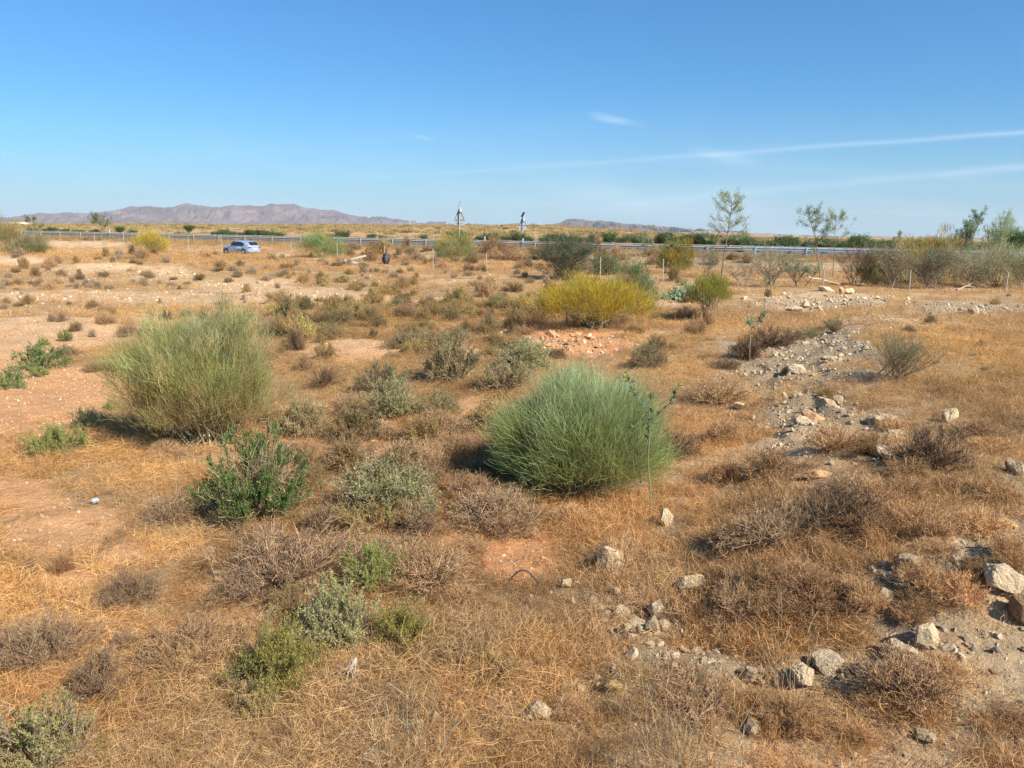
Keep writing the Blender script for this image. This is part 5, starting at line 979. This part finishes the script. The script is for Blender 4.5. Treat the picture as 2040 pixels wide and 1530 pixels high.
    # dead branches in the thicket
    for (x0, y0, x1, y1, Y, rr, lab) in [(1905, 582, 1938, 568, 37, .06, 'pale bare branch lying at the foot of the right thicket'), (1610, 540, 1676, 553, 39, .04, 'reddish broken branch reaching right below the leaning sapling')]:
        a_ = at((x0 + x1) / 2, max(y0, y1), Y); q = mpp(a_); g = Geo(); Aa = np.array([(x0 - x1) / 2 * q, 0, max(0, (max(y0, y1) - y0)) * q + .08]); Bb = np.array([(x1 - x0) / 2 * q, .1, (max(y0, y1) - y1) * q + .08])
        t = np.linspace(0, 1, 7)[:, None]; P = (Aa * (1 - t) + Bb * t + rng.normal(size=(7, 3)) * .02)[None]; tubes(g, P, np.linspace(1, .4, 7)[None] * rr, vcol((.50, .38, .27), 1), 6)
        i_ = np.zeros(5, int); p_, d_ = along(P, i_, rng.uniform(.4, .9, 5)); tubes(g, grow(p_, norm(d_ + rng.normal(size=(5, 3)) * .6), rng.uniform(.2, .5, 5), 4, .4), np.full((5, 4), .012), vcol((.50, .38, .27), 5), 4)
        o = mobj('fallen_branch', g.mesh('fallen_branch', M_WOOD)); o.location = a_; tag(o, lab, 'branch')
    # tall stalk clumps in the foreground
    for (px, py, ht, wd, n, lab) in [(1340, 1600, 300, 300, 70, 'clump of long pale dry stalks rising from the bottom edge'), (1560, 1440, 230, 90, 14, 'few tall pale stalks left of the low stone row'), (800, 1545, 200, 130, 26, 'thin grey stalks at the bottom left of centre'), (960, 1330, 110, 120, 18, 'slender straw stems standing in the middle foreground'), (55, 1330, 120, 110, 16, 'slender straw stems at the left edge'), (1590, 1080, 150, 160, 20, 'thin tall stems behind the pointed pale rock')]:
        p = at(px, min(py, 1700)); q = mpp(p); g = Geo(); S = np.c_[rng.normal(0, wd * q * .22, (n, 2)), np.full(n, -.03)]; D_ = norm(np.c_[rng.normal(0, .22, (n, 2)), np.ones(n)]); P = grow(S, D_, rng.uniform(.55, 1.05, n) * ht * q, 7, .28, -.08)
        c = pick([(.40, .29, .16), (.47, .35, .20), (.32, .23, .13)], n); ribbons(g, P, np.linspace(1, .35, 7)[None] * rng.uniform(.0024, .004, n)[:, None], c)
        m = n * 9; i = rng.integers(0, n, m); pp, dd = along(P, i, rng.uniform(.25, 1, m)); ribbons(g, grow(pp, norm(dd + rng.normal(size=(m, 3)) * .5), rng.uniform(.04, .13, m), 4, .5), np.full((m, 4), .0018), c[i])
        o = mobj('dry_stalks', g.mesh('dry_stalks', M_STRAWO)); o.location = p; tag(o, lab, 'dry stalks')
# ================================================================== BUILT THINGS
import bmesh
def box(g, c, s, col=(1, 1, 1), R=None):
    c = np.array(c, float); h = np.array(s, float) / 2; V = np.array([[x, y, z] for x in (-1, 1) for y in (-1, 1) for z in (-1, 1)]) * h
    if R is not None: V = V @ np.array(R).T
    g.add(V + c, np.array([(0, 1, 3, 2), (4, 6, 7, 5), (0, 4, 5, 1), (2, 3, 7, 6), (0, 2, 6, 4), (1, 5, 7, 3)]), col)
def gmesh(g, name, mat, bevel=0, smooth=False, parent=None):
    me = meshdata(name, np.concatenate(g.V), [np.concatenate(f) for f in g.F.values()], mat, None, smooth)
    if bevel:
        b = bmesh.new(); b.from_mesh(me); bmesh.ops.bevel(b, geom=list(b.edges), offset=bevel, segments=2, affect='EDGES', profile=.6); b.to_mesh(me); b.free()
    return mobj(name, me, parent)
M_GALV = simplemat('weathered_galvanised_steel', (.45, .41, .35), .75, .1, .15, 6); M_NEWGALV = simplemat('new_galvanised_steel', (.52, .64, .70), .5, .25, .08, 6); M_WHITE = simplemat('white_plastic', (.78, .78, .76), .5, 0, .05, 4)
M_DARK = simplemat('black_plastic', (.03, .03, .035), .5, 0, .1, 4); M_GREY = simplemat('grey_sign_back', (.36, .40, .43), .8, .0, .1, 3); M_PANEL = simplemat('solar_cells', (.03, .045, .09), .2, .1, .1, 3); M_BOX = simplemat('cream_box', (.66, .64, .52), .5, 0, .05, 3)
def extr(g, prof, A, B, nrm, closed=True):
    """extrude profile [(n,z)] from A to B (x,y); nrm 2-D normal"""
    A = np.array(A); B = np.array(B); nrm = np.array(nrm); n = len(prof)
    Va = [[A[0] + nrm[0] * a, A[1] + nrm[1] * a, z] for a, z in prof]; Vb = [[B[0] + nrm[0] * a, B[1] + nrm[1] * a, z] for a, z in prof]
    k = np.arange(n if closed else n - 1); k2 = (k + 1) % n; g.add(np.array(Va + Vb), np.stack([k, k2, k2 + n, k + n], 1), (1, 1, 1))
def build_rails():
    wprof = [(0, .44), (-.07, .48), (-.07, .52), (.03, .565), (.03, .60), (-.07, .645), (-.07, .69), (0, .73)]; th = .006
    full = wprof + [(a + th, z) for a, z in reversed(wprof)]; low = [(-.03, .20), (0, .20), (0, .32), (-.03, .32)]
    def rail(name, s, t0, t1, mat, lab, step=4.0, lower=True, tall=0, lo=None):
        r = empty(name, (*(RP + RN * s + RD * t0), ROADZ), 0, lab, 'guard rail'); org = np.array([*(RP + RN * s + RD * t0), ROADZ])
        def loc(t): return RP + RN * s + RD * t - org[:2]
        g = Geo(); extr(g, [(a, z + tall) for a, z in full], loc(t0), loc(t1), RN); gmesh(g, 'beam', mat, parent=r)
        if tall:
            g = Geo(); extr(g, [(a - .0, z + tall - .0) for a, z in [(-.02, .76), (.05, .76), (.05, .80), (-.02, .80)]], loc(t0), loc(t1), RN); gmesh(g, 'top_rail', mat, parent=r)
        if lower: g = Geo(); extr(g, low, loc(t0), loc(t1), RN); gmesh(g, 'lower_beam', lo or M_GALV, parent=r)
        t = math.ceil(t0 / step) * step
        while t <= t1:
            P = loc(t) - RN * .09; g = Geo(); ca, sa = RD; Rm = [[ca, -sa, 0], [sa, ca, 0], [0, 0, 1]]
            box(g, (P[0], P[1], .33 + tall / 2), (.10, .055, .95 + tall), R=Rm); box(g, (*(loc(t) - RN * .02), .58 + tall), (.16, .10, .14), R=Rm); gmesh(g, 'post', mat, parent=r); t += step
        return r
    # t coordinate: at px 1481 the rail changes from old to new
    def t_at(px, s=0):
        a_ = ray(px, 480); uu = a_[0] / a_[1]; base = RP + RN * s; return (uu * base[1] - base[0]) / (RD[0] - uu * RD[1])
    ts = t_at(1481)
    rail('guard_rail', 0, ts, t_at(40), M_GALV, 'weathered grey double-beam guard rail along the highway from the left to the blue section')
    rail('guard_rail', 0, t_at(2500), ts, M_NEWGALV, 'new bluish shiny guard rail section along the highway at the right', tall=.06)
    rail('guard_rail', 10.9, t_at(2500, 11), t_at(45, 11), M_GALV, 'second guard rail behind the first, on the median side of the highway', lower=False)
    for px, h, lab in ((967, .42, 'white delineator on the guard rail between the two solar signs'), (221, .45, 'white delineator on the guard rail at left'), (1043, .30, 'small white delineator on the guard rail in front of the farther solar sign')):
        P = RP + RD * t_at(px) - RN * .12; g = Geo(); box(g, (0, 0, .80 + h / 2), (.14, .04, h)); r = empty('delineator', (*P, ROADZ), math.atan2(RD[1], RD[0]), lab, 'road marker'); gmesh(g, 'marker', M_WHITE, .008, parent=r)
        g = Geo(); box(g, (0, -.024, .80 + h * .7), (.10, .006, .09)); gmesh(g, 'black_band', M_DARK, parent=r); g = Geo(); box(g, (0, 0, .42), (.05, .03, .75)); gmesh(g, 'bracket', M_GALV, parent=r)
    # solar powered warning signs, seen from behind
    for (px, Y, ht, tri, lab, turn) in ((915, 86.5, 3.95, 1.12, 'nearer solar-powered triangular road sign seen from behind', .12), (1041, 103, 3.75, 1.0, 'farther solar-powered triangular road sign seen from behind', .5)):
        a_ = ray(px, 470); X = a_[0] / a_[1] * Y; z0 = float(hraw(X, Y)); r = empty('solar_sign', (X, Y, z0), 0, lab, 'road sign')
        topy = 404 if px < 1000 else 425; d = ray(px, topy); Ztop = EYE[2] + d[2] / d[1] * Y - z0; H_ = Ztop - .35
        g = Geo(); tubes(g, np.array([[[0, 0, -.3], [0, 0, H_ * .5], [0, 0, H_]]]), np.array([[.055, .055, .05]]), (1, 1, 1), 10); gmesh(g, 'pole', M_GALV, smooth=True, parent=r)
        c, s_ = math.cos(1.05), math.sin(1.05); Ry = np.array([[c, 0, s_], [0, 1, 0], [-s_, 0, c]]); cz, sz = math.cos(turn), math.sin(turn); Rz = np.array([[cz, -sz, 0], [sz, cz, 0], [0, 0, 1]])
        Rm = Rz @ np.array([[math.cos(-1.08), 0, math.sin(-1.08)], [0, 1, 0], [-math.sin(-1.08), 0, math.cos(-1.08)]])
        g = Geo(); box(g, (.03, 0, H_ + .20), (.66, .55, .09), R=Rm); gmesh(g, 'solar_panel', M_PANEL, .008, parent=r); g = Geo(); box(g, (.045, .0, H_ + .19), (.70, .59, .06), R=Rm); gmesh(g, 'panel_frame', M_GREY, parent=r)
        g = Geo(); box(g, (.15, -.10, H_ - .42), (.22, .18, .42)); gmesh(g, 'control_box', M_BOX, .015, parent=r)
        zb = H_ - (1.55 if px < 1000 else 1.25); w_ = tri
        th = .02; V = []; 
        for yy_ in (.10, .10 + th): V += [(-w_ / 2, yy_, zb), (w_ / 2, yy_, zb), (w_ * .06, yy_, zb + w_ * 1.15), (-w_ * .06, yy_, zb + w_ * 1.15)]
        g = Geo(); g.add(V, np.array([(3, 2, 1, 0), (4, 5, 6, 7), (0, 1, 5, 4), (1, 2, 6, 5), (2, 3, 7, 6), (3, 0, 4, 7)]), (1, 1, 1)); gmesh(g, 'warning_triangle', M_GREY, parent=r)
        fr = Geo(); tri_p = [(-w_ / 2, zb), (w_ / 2, zb), (0, zb + w_ * 1.22)]
        for i in range(3):
            a0, a1 = tri_p[i], tri_p[(i + 1) % 3]; P = np.array([[[a0[0], .09, a0[1]], [a1[0], .09, a1[1]]]]); tubes(fr, P, np.full((1, 2), .022), (1, 1, 1), 5)
        gmesh(fr, 'triangle_frame', M_DARK, parent=r)
        g = Geo(); box(g, (0, .11, zb - .30), (w_ * 1.02, .02, .46)); gmesh(g, 'lower_plate', M_GREY, parent=r); g = Geo()
        for zz in (zb + .12, zb - .28): g = Geo(); box(g, (0, .07, zz), (w_ * .5, .03, .04)); gmesh(g, 'cross_bracket', M_GREY, parent=r)
    # wire fence posts
    FP = [(87, 486, 84, 13), (189, 482, 82, 13), (247, 488, 80, 17), (375, 486, 79, 15), (442, 498, 76, 30), (580, 496, 70, 16), (672, 502, 66, 18), (766, 516, 58, 26), (863, 528, 52, 32), (970, 538, 48, 34), (1196, 552, 42, 40), (1321, 548, 42, 32), (1640, 562, 39, 32), (1812, 576, 37, 38), (2004, 578, 37, 36)]
    for i, (px, py, Y, hp) in enumerate(FP):
        p = at(px, py, Y); q = mpp(p); zt = proj(np.array([p[0]]), np.array([p[1]]), np.array([p[2]]))[1][0]; h = max(.9, (hp + (zt - py)) * q)
        g = Geo(); ln = rng.normal(0, .02, 2); tubes(g, np.array([[[0, 0, -.25], [ln[0] * .5, ln[1] * .5, h * .5], [ln[0], ln[1], h]]]), np.full((1, 3), .024), (1, 1, 1), 8)
        V_ = np.array([[ln[0], ln[1], h + .012]]); o = gmesh(g, 'fence_post', M_GALV, smooth=True); o.location = p
        tag(o, 'thin metal post of the old field fence, ' + ('left of the car' if px < 450 else ('between the car and the dark round bush' if px < 1100 else 'right of the dark round bush')), 'fence post', 'old fence posts ' + ('left' if px < 450 else ('middle' if px < 1100 else 'right')))
    # far white building
    Y = 620; a_ = ray(42, 455); X = a_[0] / a_[1] * Y; r = empty('white_farmhouse', (X, Y, -.2), .3, 'low white farm buildings on the horizon near the left edge', 'building'); g = Geo(); box(g, (0, 0, 2.2), (14, 8, 4.6)); box(g, (8.2, 1, 1.7), (7, 6, 3.4)); gmesh(g, 'wall', simplemat('whitewash', (.76, .74, .70), .9, 0, .05, .3), parent=r)
    g = Geo(); box(g, (0, 0, 4.6), (14.6, 8.6, .3)); box(g, (8.4, 1, 3.5), (7.4, 6.5, .25)); gmesh(g, 'roof', simplemat('pale_tile', (.48, .36, .28), .9, 0, .1, .3), parent=r)
    for dx in (-4.5, -1.5, 1.8, 8): g = Geo(); box(g, (dx, -4.02 if dx < 5 else -2.02, 2.3), (1.1, .06, 1.2)); gmesh(g, 'window', M_DARK, parent=r)
    # wind turbines on the horizon
    M_T = simplemat('turbine_white', (.80, .80, .80), .5, 0, 0, 1); tower = Geo(); tubes(tower, np.array([[[0, 0, -8], [0, 0, 35], [0, 0, 75]]]), np.array([[2.6, 2.1, 1.4]]), (1, 1, 1), 10)
    tme = meshdata('turbine_tower', np.concatenate(tower.V), [np.concatenate(f) for f in tower.F.values()], M_T, None, True); nac = Geo(); box(nac, (0, 1.5, 76.2), (3.2, 9, 3.4)); nme = meshdata('turbine_nacelle', np.concatenate(nac.V), [np.concatenate(f) for f in nac.F.values()], M_T)
    bl = Geo(); P = np.array([[[0, -4, 0], [.8, -4, 9], [.3, -4, 22], [0, -4, 37]]]); tubes(bl, P, np.array([[.9, 1.6, 1.0, .2]]), (1, 1, 1), 6); bme = meshdata('turbine_blade', np.concatenate(bl.V), [np.concatenate(f) for f in bl.F.values()], M_T, None, True)
    for i, (px, topy) in enumerate([(817, 438), (891, 441), (942, 441), (974, 446), (986, 446), (1024, 441), (1048, 436), (1075, 440)]):
        Y = 8600; a_ = ray(px, 450); X = a_[0] / a_[1] * Y; d = ray(px, topy); zt = EYE[2] + d[2] / d[1] * Y; s_ = min(1.15, max(.7, (zt + 5) / 95)); r = empty('wind_turbine', (X, Y, -3), rng.uniform(-.5, .5), 'tiny white wind turbine on the far horizon around the solar signs', 'wind turbine', 'wind turbines on the horizon', s_)
        mobj('tower', tme, r); mobj('nacelle', nme, r); a0 = rng.uniform(0, 2)
        for k in range(3): b_ = mobj('blade', bme, r); b_.location = (0, 0, 76.2); b_.rotation_euler = (0, a0 + k * 2.094, 0)
    # litter
    p = at(190, 1006); g = Geo(); V, Fc = icos(2); V = V * (1 + (fbm(V[:, 0] * 4, V[:, 1] * 4 + V[:, 2] * 3, 5, 2) - .5) * 1.2)[:, None] * np.array([.04, .03, .02]); g.add(V, Fc, (1, 1, 1)); o = gmesh(g, 'crumpled_plastic', simplemat('dirty_plastic', (.42, .42, .41), .5, 0, .1, 9)); o.location = p + np.array([0, 0, .03]); tag(o, 'crumpled whitish plastic scrap in straw at the left', 'litter')
    p = at(1046, 1176); q = mpp(p); g = Geo(); t = np.linspace(0, 1, 12); A_ = np.c_[(t - .5) * 78 * q, .04 * np.sin(t * 3), np.sin(np.clip(t * 1.15, 0, 1) * np.pi) * 28 * q + .02]; tubes(g, A_[None], np.full((1, 12), .006), (1, 1, 1), 6); o = gmesh(g, 'rubber_strip', M_DARK, smooth=True); o.location = p; tag(o, 'black curved rubber strip half hidden in grass below the red soil patch', 'litter')
    p = at(700, 512, 55); q = mpp(p); g = Geo()
    for dx, dz, w_, rr in ((0, .15, .9, .2), (.35, .42, 1.3, -.25)): box(g, (dx, 0, dz), (w_, .5, .12), R=[[math.cos(rr), 0, math.sin(rr)], [0, 1, 0], [-math.sin(rr), 0, math.cos(rr)]])
    o = gmesh(g, 'dumped_board', simplemat('dirty_white', (.55, .53, .5), .8, 0, .2, 3), .02); o.location = p; tag(o, 'dumped whitish boards in the scrub right of the tall green broom', 'rubbish')
    p = at(769, 517, 57); V, Fc = icos(3); V = V * (1 + (fbm(V[:, 0] * 2, V[:, 1] * 2 + V[:, 2] * 3, 8, 3) - .5) * .7)[:, None] * np.array([.26, .26, .48]); V[:, 2] += .3; o = mobj('rubbish_bag', meshdata('rubbish_bag', V, Fc, M_DARK, None, True)); o.location = p; tag(o, 'black rubbish bag standing by a fence post', 'bag')
# ------------------------------------------------------------------ car
def build_car():
    PAINT = simplemat('silver_blue_paint', (.38, .46, .60), .3, .3, .02, 2, coat=.6); GLASS = simplemat('tinted_glass', (.02, .028, .035), .06, 0, 0, 2, .8); TYRE = simplemat('tyre_rubber', (.02, .02, .02), .8); RIM = simplemat('alloy', (.55, .56, .58), .3, .8); RED = simplemat('tail_red', (.35, .02, .03), .2); CHR = simplemat('door_white', (.75, .78, .8), .4); BLU = simplemat('door_blue', (.08, .20, .45), .4)
    Y = 77.0; a_ = ray(480, 488); X = a_[0] / a_[1] * Y; d = ray(480, 477); zr = EYE[2] + d[2] / d[1] * Y; z0 = zr - 1.50
    th = math.radians(150); r = empty('parked_car', (X, Y, z0), th, 'silver-blue hatchback seen from its rear left side on the dirt track below the rail', 'car', None, .94)
    # x forward, y left, z up. stations: x, half-width, sill z, belt z, roof z, roof half width
    st = [(-2.08, .66, .36, .80, .92, .52), (-2.02, .80, .26, .86, 1.05, .60), (-1.80, .86, .20, .92, 1.28, .60), (-1.45, .88, .18, .95, 1.42, .60), (-.9, .89, .18, .95, 1.485, .62), (-.2, .89, .18, .94, 1.50, .63), (.35, .89, .18, .93, 1.45, .62), (.85, .88, .18, .92, 1.22, .60), (1.20, .87, .18, .90, 1.00, .60), (1.60, .84, .20, .83, .88, .58), (1.95, .76, .26, .72, .76, .52), (2.10, .58, .34, .58, .62, .40)]
    prof = []
    for (x, hw, zs, zb, zt, rw) in st:
        L = [(hw * .90, zs), (hw, zs + .14), (hw * 1.0, (zs + zb) / 2), (hw * .97, zb), (rw + (hw - rw) * .18 if zt > zb + .15 else rw * 1.1, zb + (zt - zb) * .75), (rw * .82, zt - .012), (0, zt)]
        prof.append([(x, y, z) for y, z in L] + [(x, -y, z) for y, z in reversed(L[:-1])])
    V = np.array(prof).reshape(-1, 3); n = len(prof[0]); m = len(prof); F_ = []
    for i in range(m - 1):
        for j in range(n): j2 = (j + 1) % n; F_.append((i * n + j, i * n + j2, (i + 1) * n + j2, (i + 1) * n + j))
    me = bpy.data.meshes.new('car_body'); me.from_pydata([tuple(v) for v in V], [], F_ + [tuple(range(n))[::-1], tuple(range((m - 1) * n, m * n))]); me.update()
    b = bmesh.new(); b.from_mesh(me); bmesh.ops.recalc_face_normals(b, faces=b.faces); b.to_mesh(me); b.free(); me.materials.append(PAINT); me.polygons.foreach_set('use_smooth', [True] * len(me.polygons))
    o = mobj('body', me, r); md = o.modifiers.new('smooth', 'SUBSURF'); md.levels = 2; md.render_levels = 2
    def patch(name, pts, mat, off, thick=.02, parent=r):
        """thin curved plate through 3-D points (polygon), pushed out along its normal"""
        P = np.array(pts, float); c = P.mean(0); nn = np.cross(P[1] - P[0], P[2] - P[0]); nn /= np.linalg.norm(nn); 
        if np.dot(nn, c - np.array([0, 0, .7])) < 0: nn = -nn
        A = P + nn * off; B = P + nn * (off - thick); k = len(P); V = np.vstack([A, B]); f = [tuple(range(k)), tuple(range(2 * k - 1, k - 1, -1))] + [(i, (i + 1) % k, k + (i + 1) % k, k + i) for i in range(k)]
        mm = bpy.data.meshes.new(name); mm.from_pydata([tuple(v) for v in V], [], f); bb = bmesh.new(); bb.from_mesh(mm); bmesh.ops.recalc_face_normals(bb, faces=bb.faces); bb.to_mesh(mm); bb.free(); mm.materials.append(mat); return mobj(name, mm, parent)
    for s in (1, -1):
        patch('side_window', [(.72, .845 * s, .97), (.28, .72 * s, 1.30), (-.18, .70 * s, 1.37), (-.24, .86 * s, .98)], GLASS, .02, .05)
        patch('side_window', [(-.30, .86 * s, .98), (-.25, .70 * s, 1.37), (-.85, .70 * s, 1.36), (-1.28, .76 * s, 1.22), (-1.42, .84 * s, 1.08), (-1.2, .86 * s, .99)], GLASS, .02, .05)
        patch('tail_light', [(-1.98, .80 * s, .88), (-2.08, .56 * s, .90), (-2.10, .50 * s, .80), (-2.04, .78 * s, .74)], RED, .03, .05)
        patch('headlight', [(1.62, .80 * s, .80), (1.98, .66 * s, .68), (1.98, .66 * s, .56), (1.70, .82 * s, .66)], RIM, .02, .05)
        g = Geo(); box(g, (.62, .98 * s, 1.0), (.16, .20, .13)); o = gmesh(g, 'side_mirror', PAINT, .03, True, r)
        for x in (1.32, -1.28):
            w_ = empty('wheel', (x, .80 * s, .31), 0); w_.parent = r
            for nm, rad, wd, mt in (('tyre', .315, .20, TYRE), ('rim', .20, .215, RIM)):
                g = Geo(); k = 24; a = np.arange(k) * 2 * np.pi / k; prof_ = [(rad * .75 if nm == 'tyre' else .001, -wd / 2), (rad * .95, -wd / 2), (rad, -wd / 2 + .03), (rad, wd / 2 - .03), (rad * .95, wd / 2), (rad * .75 if nm == 'tyre' else .001, wd / 2)]
                Vv = np.array([[q * math.cos(t), yy_, q * math.sin(t)] for q, yy_ in prof_ for t in a]); f = [(i * k + j, i * k + (j + 1) % k, (i + 1) * k + (j + 1) % k, (i + 1) * k + j) for i in range(5) for j in range(k)]; g.add(Vv, np.array(f), (1, 1, 1)); gmesh(g, nm, mt, 0, False, w_)
            # shade in the gap around the tyre, put in as a black ring
            g = Geo(); k = 18; a = np.linspace(-.2, math.pi + .2, k); Vv = np.array([[x + .385 * math.cos(t), yy_ * s, .33 + .385 * math.sin(t)] for yy_ in (.885, .905) for t in a] + [[x + .33 * math.cos(t), .905 * s, .33 + .33 * math.sin(t)] for t in a]); f = [(i, i + 1, k + i + 1, k + i) for i in range(k - 1)] + [(k + i, k + i + 1, 2 * k + i + 1, 2 * k + i) for i in range(k - 1)]; g.add(Vv, np.array(f), (1, 1, 1)); gmesh(g, 'arch_shadow_ring', M_DARK, 0, False, r)
    patch('rear_window', [(-1.99, .54, 1.02), (-1.72, .50, 1.33), (-1.72, -.50, 1.33), (-1.99, -.54, 1.02)], GLASS, .05, .06)
    patch('windscreen', [(1.12, .66, .99), (.45, .56, 1.40), (.45, -.56, 1.40), (1.12, -.66, .99)], GLASS, .03, .05)
    patch('number_plate', [(-2.10, .26, .72), (-2.10, .26, .61), (-2.10, -.26, .61), (-2.10, -.26, .72)], CHR, .03, .03)
    g = Geo(); box(g, (-2.05, 0, .40), (.16, 1.36, .16)); gmesh(g, 'rear_bumper', PAINT, .04, True, r)
    dd = patch('door_sign', [(-.30, .895, .88), (-.95, .895, .88), (-.95, .898, .52), (-.30, .898, .52)], CHR, .035, .02); dd['label'] = 'white and blue square sign on the rear door'
    patch('emblem', [(-.36, .90, .62), (-.95, .90, .70), (-.95, .90, .53), (-.36, .90, .53)], BLU, .042, .02, dd); patch('emblem', [(-.46, .90, .80), (-.54, .90, .80), (-.54, .90, .70), (-.46, .90, .70)], BLU, .042, .02, dd)
    g = Geo(); box(g, (-.28, .905, .86), (.14, .02, .025)); box(g, (-.92, .905, .90), (.14, .02, .025)); gmesh(g, 'door_handles', PAINT, 0, False, r)
# ================================================================== BUILD
DENS = 1.0
build_rails(); build_car()
build_brooms(); build_shrubs(); build_trees(); build_special()
build_rocks(); build_straw()
